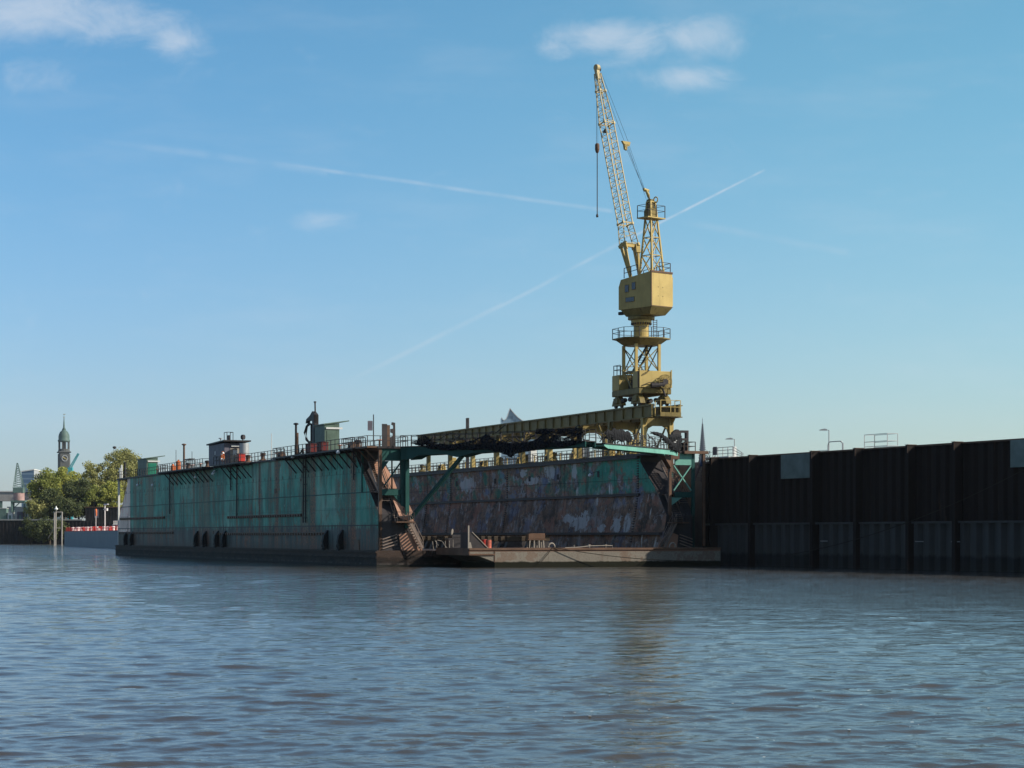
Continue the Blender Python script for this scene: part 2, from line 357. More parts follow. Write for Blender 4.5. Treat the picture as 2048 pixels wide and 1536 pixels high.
def pontoon_mat():
    m, t, b = new_mat('tarred_pontoon'); c = t.coord(); x, y, z = t.sep(c)
    n1 = t.noise(t.map(c, scale=(.5, .5, 1.5)), 1, 6, .7); st = t.noise(t.map(c, scale=(1.4, 1.4, .2)), 1, 6, .7)
    col = t.mix(t.step(n1, .35, .7), (.006, .005, .005), (.030, .019, .014))
    sc_ = t.math('MULTIPLY', t.step(t.math('MULTIPLY_ADD', st, .6, z), .78, .55), t.step(st, .45, .65))
    sc_ = t.math('MULTIPLY', sc_, t.step(z, .15, .22))
    col = t.mix(t.math('MULTIPLY', sc_, .35), col, (.16, .15, .15))
    col = t.mix(t.math('MULTIPLY', t.step(t.math('MULTIPLY_ADD', st, .8, z), 1.25, 1.5), .7), col, t.mix(n1, (.030, .022, .018), (.085, .052, .038)))
    col = t.mix(t.step(z, .22, .1), col, (.01, .011, .009))
    t.set(b, 'Base Color', col); b.inputs['Roughness'].default_value = .7; b.inputs['Specular IOR Level'].default_value = .2; t.set(b, 'Normal', t.bump(n1, .5, .1)); return m
def quay_mat():
    m, t, b = new_mat('tarred_sheet_piling'); c = t.coord(); x, y, z = t.sep(c)
    st = t.noise(t.map(c, scale=(1.8, 1.8, .12)), 1, 6, .65); f = t.noise(c, 5, 4, .7)
    col = t.mix(st, (.008, .006, .006), (.026, .016, .013)); col = t.mix(t.math('MULTIPLY', t.step(st, .62, .72), .5), col, (.10, .05, .028))
    t.set(b, 'Base Color', col); b.inputs['Roughness'].default_value = .8; b.inputs['Specular IOR Level'].default_value = .2; t.set(b, 'Normal', t.bump(f, .4, .05)); return m
def quay_low_mat():
    m, t, b = new_mat('weathered_lower_piling'); c = t.coord(); x, y, z = t.sep(c)
    st = t.noise(t.map(c, scale=(2.2, 2.2, .2)), 1, 6, .65); f = t.noise(c, 4, 4, .7)
    col = t.mix(st, (.018, .018, .018), (.060, .059, .057))
    ed = t.math('MULTIPLY_ADD', st, 1.1, .75)
    col = t.mix(t.step(t.math('SUBTRACT', z, ed), .15, -.25), col, (.010, .011, .010))
    t.set(b, 'Base Color', col); b.inputs['Roughness'].default_value = .8; t.set(b, 'Normal', t.bump(f, .4, .05)); return m

M_green = outer_wall_mat(); M_inner = inner_wall_mat(); M_barge = barge_mat(); M_pont = pontoon_mat()
M_quay = quay_mat(); M_qlow = quay_low_mat()
M_primer = paint('red_lead_primer', (.36, .20, .14), .25, var=.12, rustcol=(.16, .075, .05), dirt=.15)
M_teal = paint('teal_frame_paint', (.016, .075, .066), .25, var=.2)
M_teal_sun = paint('sunlit_teal_paint', (.15, .36, .30), .2, var=.15)  # teal lightened for the sunlit gangway and braces; sunlight put into the colour
M_yel = paint('ochre_crane_paint', (.46, .34, .125), .24, var=.14, dirt=.4, rustcol=(.17, .08, .04), sc=.8)
M_yold = paint('dirty_ochre_girder_paint', (.205, .155, .055), .5, var=.25, dirt=.7)
M_jib = paint('pale_jib_paint', (.46, .37, .20), .15, var=.12, sc=2)
M_dark = paint('dark_rusty_steel', (.045, .040, .042), .5, rustcol=(.085, .04, .025))
M_rust = paint('rusty_steel', (.13, .075, .05), .6, rustcol=(.20, .09, .045))
M_railm = paint('grey_rail_steel', (.045, .040, .040), .4)
M_galv = plain('galvanised_steel', (.38, .39, .40), .5, .4)
M_black = plain('black_rubber', (.015, .015, .016), .7)
M_net = plain('black_netting', (.006, .007, .012), .85, var=.4)
M_tread = paint('worn_tread_steel', (.24, .18, .15), .4)
M_grey = plain('grey_tarpaulin', (.016, .0165, .019), .8, var=.25)
M_white = plain('dull_white_paint', (.62, .62, .60), .5)
M_lamp = plain('white_lamp_enamel', (.82, .82, .80), .3)
M_red = paint('red_paint', (.50, .045, .035), .15)
M_dred = paint('faded_red_paint', (.13, .024, .024), .5)
M_orange = plain('orange_plastic', (.62, .16, .05), .6)
M_hutg = paint('green_hut_paint', (.10, .145, .115), .3)
M_hutb = paint('bright_green_panel', (.02, .19, .125), .2)
M_cabin = paint('grey_cabin_paint', (.13, .12, .15), .2)
M_cabinl = paint('light_cabin_paint', (.30, .26, .22), .25)
M_conc = plain('weathered_concrete', (.25, .255, .25), .85, var=.3, sc=1.2)
M_concp = plain('pale_green_concrete', (.16, .20, .185), .85, var=.5, sc=.8)
M_rope = plain('dark_rope', (.03, .027, .022), .9)
M_wire = plain('steel_wire', (.04, .045, .05), .5)
M_wood = plain('wet_timber', (.06, .045, .032), .9, var=.5)
m, t, b = new_mat('dark_glass'); b.inputs['Base Color'].default_value = (.03, .045, .09, 1); b.inputs['Roughness'].default_value = .15; M_glass = m

t = NT(M_net.node_tree); b = t.N['Principled BSDF']; b.inputs['Specular IOR Level'].default_value = .15
t.set(b, 'Alpha', t.math('SUBTRACT', 1.0, t.math('MULTIPLY', t.step(t.noise(t.coord(), 1.3, 5, .7), .46, .60), .55)))
# ------------------------------------------------------------------ water
def make_water():
    fine = np.linspace(-R(19), R(19), 900); coarse = np.linspace(R(19), 2*PI-R(19), 90)[1:-1]
    th = np.concatenate([fine, coarse]); nT = len(th)
    rr = [2.0]
    while rr[-1] < 5200:
        r = rr[-1]; q = 1.02 if r < 18 else 1.0032 if r < 330 else 1.05; rr.append(r*q)
    rr = np.array(rr); nR = len(rr)
    TH, RR = np.meshgrid(th, rr); X = RR*np.sin(TH); Y = RR*np.cos(TH)
    Z = np.zeros_like(X); dR = np.gradient(rr)[:, None]; nW = 96
    fadeang = np.clip((R(19)-np.abs(np.where(TH > PI, TH-2*PI, TH)))/R(1.5), 0, 1)
    lam = np.exp(rng.uniform(np.log(.20), np.log(5), nW)); dirs = rng.normal(R(97), R(30), nW); ph = rng.uniform(0, 2*PI, nW)
    slope = WAVE_SLOPE*np.sqrt(2/nW)*np.where(lam > 2.0, .36, np.where(lam > 1.0, .65, 1.0))
    GX = np.zeros_like(X); GY = np.zeros_like(X)
    for l, d, p, s in zip(lam, dirs, ph, slope):
        kk = 2*PI/l; kx, ky = kk*math.cos(d), kk*math.sin(d)
        att = np.clip(l/(dR*2.0)-.9, 0, 1)*fadeang
        A = s/kk; pa = kx*X+ky*Y+p
        Z += att*A*np.cos(pa)
        GX -= att*.9*A*math.cos(d)*np.sin(pa); GY -= att*.9*A*math.sin(d)*np.sin(pa)
    gust = 1.0+.6*np.sin(X*.045+1.3*np.sin(Y*.021))*np.sin(Y*.033+.7+1.1*np.sin(X*.017))
    Z *= gust
    co = np.stack([X+GX, Y+GY, Z], -1).reshape(-1, 3)
    i = np.arange((nR-1)*nT).reshape(nR-1, nT); nx = np.roll(i, -1, axis=1)
    quads = np.stack([i, nx, nx+nT, i+nT], -1).reshape(-1, 4)
    me = bpy.data.meshes.new('water'); me.vertices.add(len(co)+1); me.vertices.foreach_set('co', np.concatenate([co, [[0, 0, 0]]]).astype(np.float32).ravel())
    tri = np.stack([np.arange(nT), np.full(nT, len(co)), np.roll(np.arange(nT), -1)], -1)
    nl = quads.size+tri.size; me.loops.add(nl); me.loops.foreach_set('vertex_index', np.concatenate([quads.ravel()[:], tri.ravel()]).astype(np.int32))
    me.polygons.add(len(quads)+nT)
    me.polygons.foreach_set('loop_start', np.concatenate([np.arange(len(quads))*4, quads.size+np.arange(nT)*3]).astype(np.int32))
    me.update(calc_edges=True); me.validate(); me.shade_smooth()
    if me.polygons[0].normal.z < 0: me.flip_normals()
    o = bpy.data.objects.new('water', me); COL.objects.link(o); tag(o, kind='structure')
    vy = co[:, 1]; vx = co[:, 0]; okv = np.where((vy > 28) & (vy < 75) & (np.abs(vx) < vy*.25) & (vx > -vy*.02))[0]; pick = rng.choice(okv, 150)
    g = MB()
    for i_ in pick:
        x_, y_, z_ = co[i_]
        if rng.random() > np.exp(-((y_-38-2*np.sin(x_*.5))/5)**2)+.12: continue
        r_ = rng.uniform(.01, .028); n_ = 7; g.add([(x_+r_*rng.uniform(.7, 1.6)*math.cos(a), y_+r_*math.sin(a), z_+.012) for a in np.arange(n_)*2*PI/n_], [tuple(range(n_))])
    tag(g.build('foam_flecks', plain('river_foam', (.75, .75, .72), .9)), kind='stuff')
    m, t, b = new_mat('river_water'); p = t.pos()
    n1 = t.noise(t.map(p, scale=(1.0, 1.7, 1)), .8, 5, .62); n2 = t.noise(t.map(p, scale=(1, 1.9, 1), rot=(0, 0, .25)), 3.2, 4, .6)
    px_, py_, pz_ = t.sep(p); far = t.step(py_, 30, 200)
    n4 = t.noise(t.map(p, scale=(.20, .55, 1), rot=(0, 0, .05)), 1, 3, .55); n5 = t.noise(t.map(p, scale=(.55, 1.6, 1), rot=(0, 0, -.06)), 1, 3, .6)
    gp = t.math('MULTIPLY_ADD', t.step(t.noise(t.map(p, scale=(.012, .02, 1)), 1, 3, .6), .35, .65), 1.0, .45)
    hh0 = t.math('MULTIPLY', t.math('ADD', t.math('MULTIPLY', n4, t.math('MULTIPLY_ADD', far, .34, .04)), t.math('MULTIPLY', n5, t.math('MULTIPLY_ADD', far, .28, .03))), gp)
    hh = t.math('ADD', hh0, t.math('MULTIPLY', n1, t.math('MULTIPLY_ADD', far, .10, .05)))
    hh = t.math('ADD', hh, t.math('MULTIPLY', n2, t.math('MULTIPLY_ADD', far, .0, .016)))
    t.set(b, 'Normal', t.bump(hh, 1.0, .55))
    t.set(b, 'Base Color', t.mix(t.noise(p, .05, 3), (.050, .045, .038), (.075, .066, .053)))
    b.inputs['Roughness'].default_value = .06; b.inputs['IOR'].default_value = 1.333
    me.materials.append(m); return o
WAVE_SLOPE = .118
make_water()

# ------------------------------------------------------------------ ground behind the quays
M_ground = plain('quay_ground_gravel', (.16, .15, .13), .9, sc=.3)
g = MB(); g.box(-900, 900, 738, 4200, -2, 8.4); tag(g.build('far_ground', M_ground), kind='structure')
Q0 = Vector((21.6, 224, 0)); QD = Vector((.434, -.901, 0)).normalized(); QN = Vector((-.901, -.434, 0)).normalized(); QH = 11.4
DU = Vector((-sa, ca, 0))
qa = Q0-QN*.6; qe = qa+QD*110; qb = Q0-QN*.6+DU*250
g = MB(); g.prism([Vector((qa.x, qa.y, -2)), Vector((qe.x, qe.y, -2)), Vector((600, qe.y, -2)), Vector((600, 640, -2)), Vector((qb.x, 640, -2)), Vector((qb.x, qb.y, -2))], (0, 0, QH+1.9))
tag(g.build('quay_ground', M_conc), kind='structure')

# ------------------------------------------------------------------ floating dock
L_, WD, HT = 130.0, 36.0, 12.0
dock = thing('floating_dock', 'long rusty green floating dry dock with open end, moored beneath the yellow crane', 'floating dock', (AX, AY, 0), ANG)
g = MB(); g.box(-.35, WD+.35, -.3, L_+.3, -1.5, 1.62)
for z in (1.45, .9): g.box(-.47, -.35, -.3, L_+.3, z-.07, z+.07)
g.box(5.2, 12.5, -1.5, -.3, 1.05, 1.60); g.build('pontoon', M_pont, dock)
lev = [(1.62, 0, 4.0), (5.3, 0, 3.4), (7.7, 2.9, 3.0), (11.3, 7.3, 3.0), (HT, 7.3, 3.0)]
def wing(mirror):
    g = MB(); fx = (lambda a: WD-a) if mirror else (lambda a: a)
    n = len(lev); vs = []
    for z, b0, ai in lev: vs += [(fx(0), b0, z), (fx(ai), b0, z), (fx(ai), L_-b0, z), (fx(0), L_-b0, z)]
    g.add(vs, [])
    def q(mi, *ids): g.f.append(ids); g.m.append(mi)
    for i in range(n-1):
        a = i*4; c = (i+1)*4
        q(0, a, c, c+3, a+3); q(1, a+1, a+2, c+2, c+1); q(2, a, a+1, c+1, c); q(2, a+2, a+3, c+3, c+2)
    q(2, 0, 3, 2, 1); q(2, (n-1)*4, (n-1)*4+1, (n-1)*4+2, (n-1)*4+3)
    o = g.build('wing_wall', [M_green if not mirror else M_rust, M_inner, M_dark], dock); return o  # end faces dark, painting the shade of the open voids behind the stairs
wing(False); wing(True)
# ledges on the inner faces
for mir in (0, 1):
    fx = (lambda a: WD-a) if mir else (lambda a: a)
    for z, w0, w1 in ((7.7, 3.0, 3.22), (3.35, 3.7, 4.15), (HT-.16, 3.0, 3.4)):
        g = MB(); x0, x1 = sorted((fx(w0), fx(w1))); g.box(x0, x1, 7.4 if z > 6 else .4, L_-7.5, z-.14, z+.14); g.build('ledge', M_dark, dock)
for px in (1271, 1010, 897, 1265-5, 850):     # rungs welded up the inner face of the far wing
    if px == 1260: continue
    g = MB(); b0 = bpx(px, 32.6)
    for j in range(34):
        z = 2.4+j*.28; a = WD-3.0-(0 if z > 7.7 else (7.7-z)/6.08)-.10
        g.box(a, a+.12, b0, b0+.34, z, z+.13)
    g.build('ladder', M_dark, dock)
for i, px in enumerate((915, 992, 1061, 1118, 1199)):
    g = MB(); b0 = bpx(px, 33); g.box(WD-3.0-.05, WD-3.0+.05, b0, b0+.55, 9.9, 10.55); g.build('porthole', M_black, dock)
# deck and side platforms
segs = [(bpx(405, -1.5), bpx(316, -1.5)), (bpx(478, -1.7), bpx(424, -1.7)), (bpx(705, -1.5), bpx(546, -1.5))]
g = MB(); g.box(-.2, 3.35, -.15, L_+.15, HT+.003, HT+.22); g.box(WD-3.35, WD+.2, -.15, L_+.15, HT+.003, HT+.22)
g.build('walkway', M_dark, dock)
for s0, s1 in segs:
    g = MB(); g.box(-1.6, -.203, s0, s1, HT+.05, HT+.22)
    for y in np.arange(s0+.2, s1, 1.3): g.box(-1.55, -.05, y-.05, y+.05, HT-.12, HT+.05)
    g.build('side_platform', M_dark, dock)
    nn = int((s1-s0)/2.5)
    for i in range(nn):
        y = s0+.5+i*2.5; g = MB(); g.bar((-1.5, y, HT+.05), (.02, y, HT-1.75), .09, .13); g.build('bracket', M_dark, dock)
bb0, bb1 = bpx(760, -1), bpx(703, -1)
g = MB(); g.box(-1.3, -.203, -.1, 8.5, HT+.05, HT+.22)
for i in range(4): g.bar((-1.2, 1+i*2.2, HT), (0.0, 1+i*2.2, HT-1.2), .08, .12)
g.build('side_platform', M_rust, dock)
# railings
def edge_rail(pts, mat=M_railm, h=1.05): g = MB(); rail(g, pts, h); return g.build('railing', mat, dock)
zr = HT+.22
pl = [(-.1, L_-12, zr)]; 
for s0, s1 in sorted(segs, key=lambda q: -q[0]): pl += [(-.1, s1, zr), (-1.5, s1, zr), (-1.5, s0, zr), (-.1, s0, zr)]
pl += [(-.1, 8.6, zr), (-1.2, 8.6, zr), (-1.2, .1, zr), (2.9, .1, zr)]
edge_rail(pl); edge_rail([(3.2, .3, zr), (3.2, L_, zr)]); edge_rail([(-.1, L_, zr), (-.1, L_-9, zr)])
edge_rail([(WD-3.2, 3, zr), (WD-3.2, L_, zr)]); edge_rail([(WD+.1, L_, zr), (WD+.1, .1, zr), (WD-2.6, .1, zr)])
edge_rail([(WD-1.5, 12, zr), (WD-1.5, L_, zr)], M_rust, .8)
# end frames
def end_frame(mir):
    fx = (lambda a: WD-a) if mir else (lambda a: a)
    def bx(mb, a0, a1, b0, b1, z0, z1): x0, x1 = sorted((fx(a0), fx(a1))); mb.box(x0, x1, b0, b1, z0, z1)
    tm = M_teal
    g = MB(); bx(g, 0, .32, 0, .3, 1.62, HT); g.build('post', M_rust if not mir else M_teal, dock)
    g = MB(); bx(g, 2.35 if not mir else 2.8, 3.1, 0, .35, 5.2 if not mir else 1.62, HT); g.build('post', tm if not mir else M_rust, dock)
    g = MB(); bx(g, -.1, .12, 5.3, 5.5, 7.6, HT); g.build('post', tm, dock)
    g = MB(); bx(g, 1.55, 1.68, .6, .72, 7.9, HT-.9); g.build('post', M_rust, dock)
    g = MB(); bx(g, .323, 2.35, .05, .3, HT-1.25, HT-.02); g.build('end_beam', tm if not mir else M_teal_sun, dock)
    g = MB(); bx(g, .323, 2.35, .05, .3, 7.25, 7.85); g.build('end_beam', tm, dock)
    for a0, a1 in ((.4, 2.5), (2.5, .4)) if mir else ((.6, 2.45),):
        g = MB(); g.bar((fx(a0), .15, 8.0 if mir else 8.2), (fx(a1), .15, 10.7), .12, .2, up=(0, 1, 0)); g.build('cross_brace', M_teal_sun if mir else tm, dock)
    if not mir:
        g = MB(); g.prism([(.35, .1, 10.72), (1.1, .1, 10.72), (.35, .1, 9.7)], (0, .12, 0)); g.build('gusset', tm, dock); g = MB(); g.prism([(2.3, .1, 7.24), (1.6, .1, 7.24), (2.3, .1, 6.4)], (0, .12, 0)); g.build('gusset', tm, dock)
    else:
        g = MB(); g.prism([(fx(2.75), .1, 7.24), (fx(1.5), .1, 7.24), (fx(2.75), .1, 6.4)], (0, .12, 0)); g.build('gusset', M_teal_sun, dock)
    # bulkhead plates and stairs inside the open corner
    g = MB()
    for (p, q_) in (((6.0, 10.9), (1.6, 6.6)),): 
        stairs(g, (fx(.5), p[0]-1.0, p[1]), (fx(.5), q_[0]-1.2, q_[1]), 1.1, (1 if not mir else -1, 0, 0), n=20)
    st = g.build('stair', M_tread, dock); g = MB(); handrail(g, (fx(.5), 5.0, 10.9), (fx(.5), .4, 6.6), 1.1, (1 if not mir else -1, 0, 0)); g.build('handrail', M_rust, st)
    g = MB(); bx(g, .3, 2.6, .35, 3.4, 7.55, 7.66); g.build('landing', M_rust, dock)
    g = MB(); stairs(g, (fx(1.6), 1.9, 7.6), (fx(1.6), -.4, 4.6), 1.0, (1 if not mir else -1, 0, 0), n=13)
    st = g.build('stair', M_tread, dock); g = MB(); handrail(g, (fx(1.6), 1.9, 7.6), (fx(1.6), -.4, 4.6), 1.0, (1 if not mir else -1, 0, 0)); g.build('handrail', M_dark, st)
    g = MB(); bx(g, 1.4, 3.4, -1.4, -.02, 4.45, 4.58); lm = g.build('landing', M_rust, dock)
    g = MB(); rail(g, [(fx(1.5), -.1, 4.58), (fx(1.5), -1.35, 4.58), (fx(3.3), -1.35, 4.58)], .95, .7); g.build('railing', M_dark, lm)
    g = MB(); stairs(g, (fx(2.9), -1.3, 4.5), (fx(4.3), -1.3, 1.8), .9, (0, 1, 0), n=10)
    st = g.build('stair', M_tread, dock); g = MB(); handrail(g, (fx(2.9), -1.3, 4.5), (fx(4.3), -1.3, 1.8), .9, (0, 1, 0)); g.build('handrail', M_tread, st)
    # primed end plates standing proud of the slanting bulkhead
    for (pts) in [] if mir else ([(1.9, 3.3, 8.0), (2.95, 3.25, 8.0), (2.95, 4.6, 9.2), (2.5, 6.6, 10.9), (1.5, 6.5, 10.9), (1.35, 5.2, 9.7)],
                  [(2.1, -.12, 4.9), (3.55, -.12, 4.5), (3.6, -.12, 5.3), (3.1, .9, 7.0), (2.3, 1.3, 7.45), (1.5, 1.3, 7.45), (1.6, .5, 6.7)]):
        g = MB(); g.prism([(fx(a), b_-.35, z) for a, b_, z in pts], (0, .06, 0)); g.build('end_plate', M_primer, dock)
    g = MB(); g.prism([(fx(2.3), -.2, 1.63), (fx(4.6), -.2, 1.63), (fx(4.5), -.2, 2.1), (fx(3.8), -.2, 3.0), (fx(3.0), -.2, 3.5), (fx(2.1), -.2, 3.2)], (0, .12, 0)); g.build('end_plate', M_primer, dock)
    g = MB(); rail_z = 1.62
    for i in range(4): g.bar((fx(.35), -.12, 1.8+i*.32), (fx(1.9), -.12, 2.3+i*.32), .1, .1)
    g.build('grating', M_tread, dock)
end_frame(False); end_frame(True)
# far end posts and frame
for a in (0.1, 3.0, WD-3.0, WD-.1):
    g = MB(); g.box(a-.15, a+.15, L_-.3, L_-.02, 1.62, HT); g.build('post', M_white if a < 4 else M_teal, dock)
# chain rails and fenders along the green side
for px0, px1, py in ((240, 328, 1037), (455, 602, 1033), (238, 345, 1066), (430, 652, 1068)):
    b1, b0 = bpx(px0, -.1), bpx(px1, -.1); z = zpy(py, -.1, (b0+b1)/2); g = MB()
    g.box(-.14, 0, b0, b1, z+.12, z+.2); y = b0
    while y < b1: g.box(-.2, 0, y, y+.5, z-.14, z+.12); y += 1.05
    g.build('chain_rail', M_rust, dock)
for px in (650, 680, 391, 408, 432, 447, 250, 262):
    b0 = bpx(px, -.4); w_ = .55; g = MB(); prof = [(0, 0), (-.45, .1), (-.62, .8), (-.5, 1.5), (-.1, 2.05), (0, 2.1)]
    g.prism([(a-.02, b0, 1.66+z) for a, z in prof], (0, w_, 0)); g.torus((-.3, b0+w_+.2, 1.9), (1, 0, 0), .42, .16, 12, 6)
    g.build('fender', M_black, dock)
for px, py, a in ((275, 970, -.3), (305, 970, -.3), (391, 954, -.6), (429, 943, -.3), (426, 947, -.6), (586, 913, -1.4), (676, 904, -1.9), (1180, 950, 31.8)):
    b0 = bpx(px, a); z = zpy(py, a, b0); g = MB()
    prof = [(.04, .2), (.1, .16), (.2, .02), (.22, -.1), (.15, -.18)]
    g.T = Matrix.Translation((a, b0, z)); g.lathe(prof, n=10); g.T = None; fl = g.build('floodlight', M_lamp, dock, smooth=True)
    g = MB(); g.bar((a, b0, z+.15), (0.02 if a < 2 else WD-3, b0, z+.5), .05); g.build('lamp_arm', M_dark, fl)

for px, z0_ in ((474, 5.3), (340, 6.2), (462, 8.9), (612, 4.6), (607, 4.6), (708, 9.0)):
    b0 = bpx(px, -.1); g = MB(); g.path([(-.14, b0, HT+.2), (-.14, b0, z0_)], .07, 6); [g.box(-.16, 0, b0-.14, b0+.14, z_, z_+.08) for z_ in np.arange(z0_+.5, HT-.4, 1.9)]; g.build('drain_pipe', M_dark, dock)
for z_, w_ in ((7.62, .05), (4.2, .06)):
    g = MB(); g.box(-w_, 0, (7.62-z_)*0+ (3.0 if z_ > 5 else .35), L_-(3.0 if z_ > 5 else .35), z_-.05, z_+.05); g.build('rubbing_strip', M_teal if z_ > 5 else M_dark, dock)
for px, py, r_ in ((549, 982, .4), (600, 960, .2), (412, 962, .3), (425, 1065, .25), (712, 1090, .8)):
    b0 = bpx(px, -.1); z_ = zpy(py, -.1, b0); g = MB(); g.box(-.05, 0, b0-r_, b0+r_, z_-r_*.7, z_+r_*.7); g.build('doubler_plate', M_rust, dock)
# swing gangways that stand open over the mouth of the dock
def gang(h_, t_, wdt, prof, mat, side_out, name='swing_bridge'):
    """h_/t_ hinge and tip in dock coordinates (x,y); prof = list (t, zbottom, ztop)"""
    h_ = Vector((h_[0], h_[1], 0)); t_ = Vector((t_[0], t_[1], 0)); d = t_-h_; n = Vector((-d.y, d.x, 0)).normalized()
    root = None
    for sgn in (-.5, .5):
        g = MB(); off = n*wdt*sgn
        poly = [h_+d*t+off+Vector((0, 0, zb)) for t, zb, zt in prof]+[h_+d*t+off+Vector((0, 0, zt)) for t, zb, zt in reversed(prof)]
        g.prism([p-n*.05 for p in poly], n*.10)
        if root is None:
            for t in np.linspace(.02, .98, 14): p = h_+d*t; z = prof[0][2]-.12; g.bar(p-n*wdt*.48+Vector((0, 0, z)), p+n*wdt*.48+Vector((0, 0, z)), .12, .16)
            root = g.build(name, mat, dock)
        else: g.build('side_girder', mat, root)
    zt = prof[0][2]
    g = MB(); g.prism([h_-n*wdt*.6+Vector((0, 0, zt+.003)), t_-n*wdt*.6+Vector((0, 0, zt+.003)), t_+n*wdt*.6+Vector((0, 0, zt+.003)), h_+n*wdt*.6+Vector((0, 0, zt+.003))], (0, 0, .09)); g.build('deck_plate', M_dark, root)
    for sgn in (-.56, .56):
        g = MB(); off = n*wdt*sgn; rail(g, [h_+off+Vector((0, 0, zt+.09)), t_+off+Vector((0, 0, zt+.09))], 1.1, 1.45); g.build('railing', M_railm, root)
    return root, h_, t_, d, n
hL = PL(812, 900, 209); tL = PL(1181, 900, 195.5)
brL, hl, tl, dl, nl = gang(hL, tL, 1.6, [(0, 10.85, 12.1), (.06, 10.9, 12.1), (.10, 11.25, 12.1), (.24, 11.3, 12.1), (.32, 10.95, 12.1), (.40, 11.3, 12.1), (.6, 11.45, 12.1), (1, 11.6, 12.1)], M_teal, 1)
jl = hl+dl*.32
g = MB(); g.bar(Vector((hl.x+.3, hl.y-.1, 4.7)), Vector((jl.x, jl.y, 11.1)), .32, .34); g.build('diagonal_strut', M_teal, brL)
g = MB(); p = hl+dl*.005; g.bar(Vector((p.x, p.y, 3.9)), Vector((p.x, p.y, 11.9)), .4, .4); g.build('hinge_post', M_teal, brL)
hR = PL(1342, 900, 217.5); tR = PL(1194, 885, 201.7)
brR, hr, tr, dr, nr = gang(hR, tR, 1.5, [(0, 11.55, 12.15), (.1, 11.65, 12.15), (.95, 11.72, 12.15), (1, 11.95, 12.15)], M_teal_sun, 1)
g = MB(); p0 = Vector((hr.x, hr.y, 0)); q_ = dr.normalized()
g.prism([p0+Vector((0, 0, 10.2))+nr*.1, p0+Vector((0, 0, 11.6))+nr*.1, p0+q_*2.2+Vector((0, 0, 11.6))+nr*.1], -nr*.5)
g.bar(p0+Vector((0, 0, 9.9)), p0+Vector((0, 0, 12.0)), .35, .35)
g.build('hinge_bracket', M_rust, brR)
g = MB(); g.box(WD-3.4, WD-2.0, -.25, .05, 11.35, 12.25); g.build('hinge_plate', M_rust, dock)
g = MB(); g.bar((WD-1.5, -.35, 12.12), (WD+1.4, -.35, 12.12), .3, .3); g.bar((WD+.9, -.3, 12.0), (WD+.9, -.3, 2.0), .28, .28); g.build('mooring_arm', M_rust, dock)
g = MB(); g.box(WD+.45, WD+.8, -.3, -.2, 10.6, 12.0); g.build('notice_board', M_glass, dock)

rc = random.Random(21)
for (h0_, d0_, n0_, root_, cnt) in ((hl, dl, nl, brL, 26), (hr, dr, nr, brR, 12)):
    for i in range(cnt):
        g = MB(); t_ = .12+.85*i/cnt; p = h0_+d0_*t_+n0_*rc.choice((-.7, .7, -.2)); z0 = 12.2; L = rc.uniform(.5, 1.5); pts = [p+Vector((0, 0, z0+rc.uniform(.1, .9)))]
        for j in range(4): pts.append(pts[-1]+d0_.normalized()*L*.5+Vector((0, 0, rc.uniform(-.45, .4))))
        for q in pts: q.z = max(12.25, q.z)
        g.path(pts, rc.uniform(.03, .07), 5); g.build('hanging_cable', M_dark, root_)
# crane runway on the far wing
run = []
GA0, GA1, GB0, GB1 = 32.4, 35.7, 2.8, 78.5
for a in (GA0, GA1):
    g = MB(); g.box(a-.05, a+.05, GB0, GB1, 16.14, 17.3); g.box(a-.26, a+.26, GB0, GB1, 17.303, 17.4); g.box(a-.26, a+.26, GB0, GB1, 16.05, 16.137)
    y = GB0+.02
    while y < GB1: g.box(a-.22, a-.052, y, y+.05, 16.14, 17.3); y += 2.45
    g.box(a-.04, a+.04, GB0, GB1, 17.403, 17.5)
    gr = g.build('runway_girder', M_yold, dock); run.append(gr)
    y = 5.2; i = 0
    while y < GB1:
        g = MB(); g.box(a-.24, a+.24, y-.25, y+.25, HT+.223, 16.047); g.prism([(a, y+.25, 16.04), (a, y+1.0, 16.04), (a, y+.25, 15.3)], (.1, 0, 0)); g.prism([(a, y-.25, 16.04), (a, y-1.0, 16.04), (a, y-.25, 15.3)], (.1, 0, 0))
        g.build('column', M_yold if i % 3 else M_yel, gr); y += 8.6; i += 1
y = 5.2
while y < GB1:
    g = MB(); g.box(GA0+.243, GA1-.243, y-.18, y+.18, 15.2, 16.04)
    for (x0, dx) in ((GA0+.25, 1), (GA1-.25, -1)): g.prism([(x0, y-.1, 15.198), (x0+dx*.8, y-.1, 15.198), (x0+dx*.25, y-.1, 14.9), (x0, y-.1, 14.2)], (0, .2, 0))
    g.build('portal_beam', M_yold, dock); y += 8.6
g = MB(); g.bar((GA0+.1, 5.5, 15.9), (GA0+.1, 9.2, 12.4), .12, .2); g.bar((GA1-.1, 5.5, 15.9), (GA1-.1, 9.0, 12.4), .12, .2); g.bar((GA0, 17, 16), (GA0, 14.2, 12.4), .1, .15); g.build('runway_brace', M_yold, dock)
g = MB(); g.box(GA0+.1, 35.0, 1.3, 2.77, 16.05, 16.2); g.box(GA0+.1, 35.0, 1.3, 1.36, 16.2, 16.5); pf = g.build('end_platform', M_yold, dock)
g = MB(); rail(g, [(GA0+.15, 2.7, 16.2), (GA0+.15, 1.35, 16.2), (34.95, 1.35, 16.2), (34.95, 2.7, 16.2)], 1.6, 1.2, r=.06, post=.07); g.build('railing', M_yel, pf)

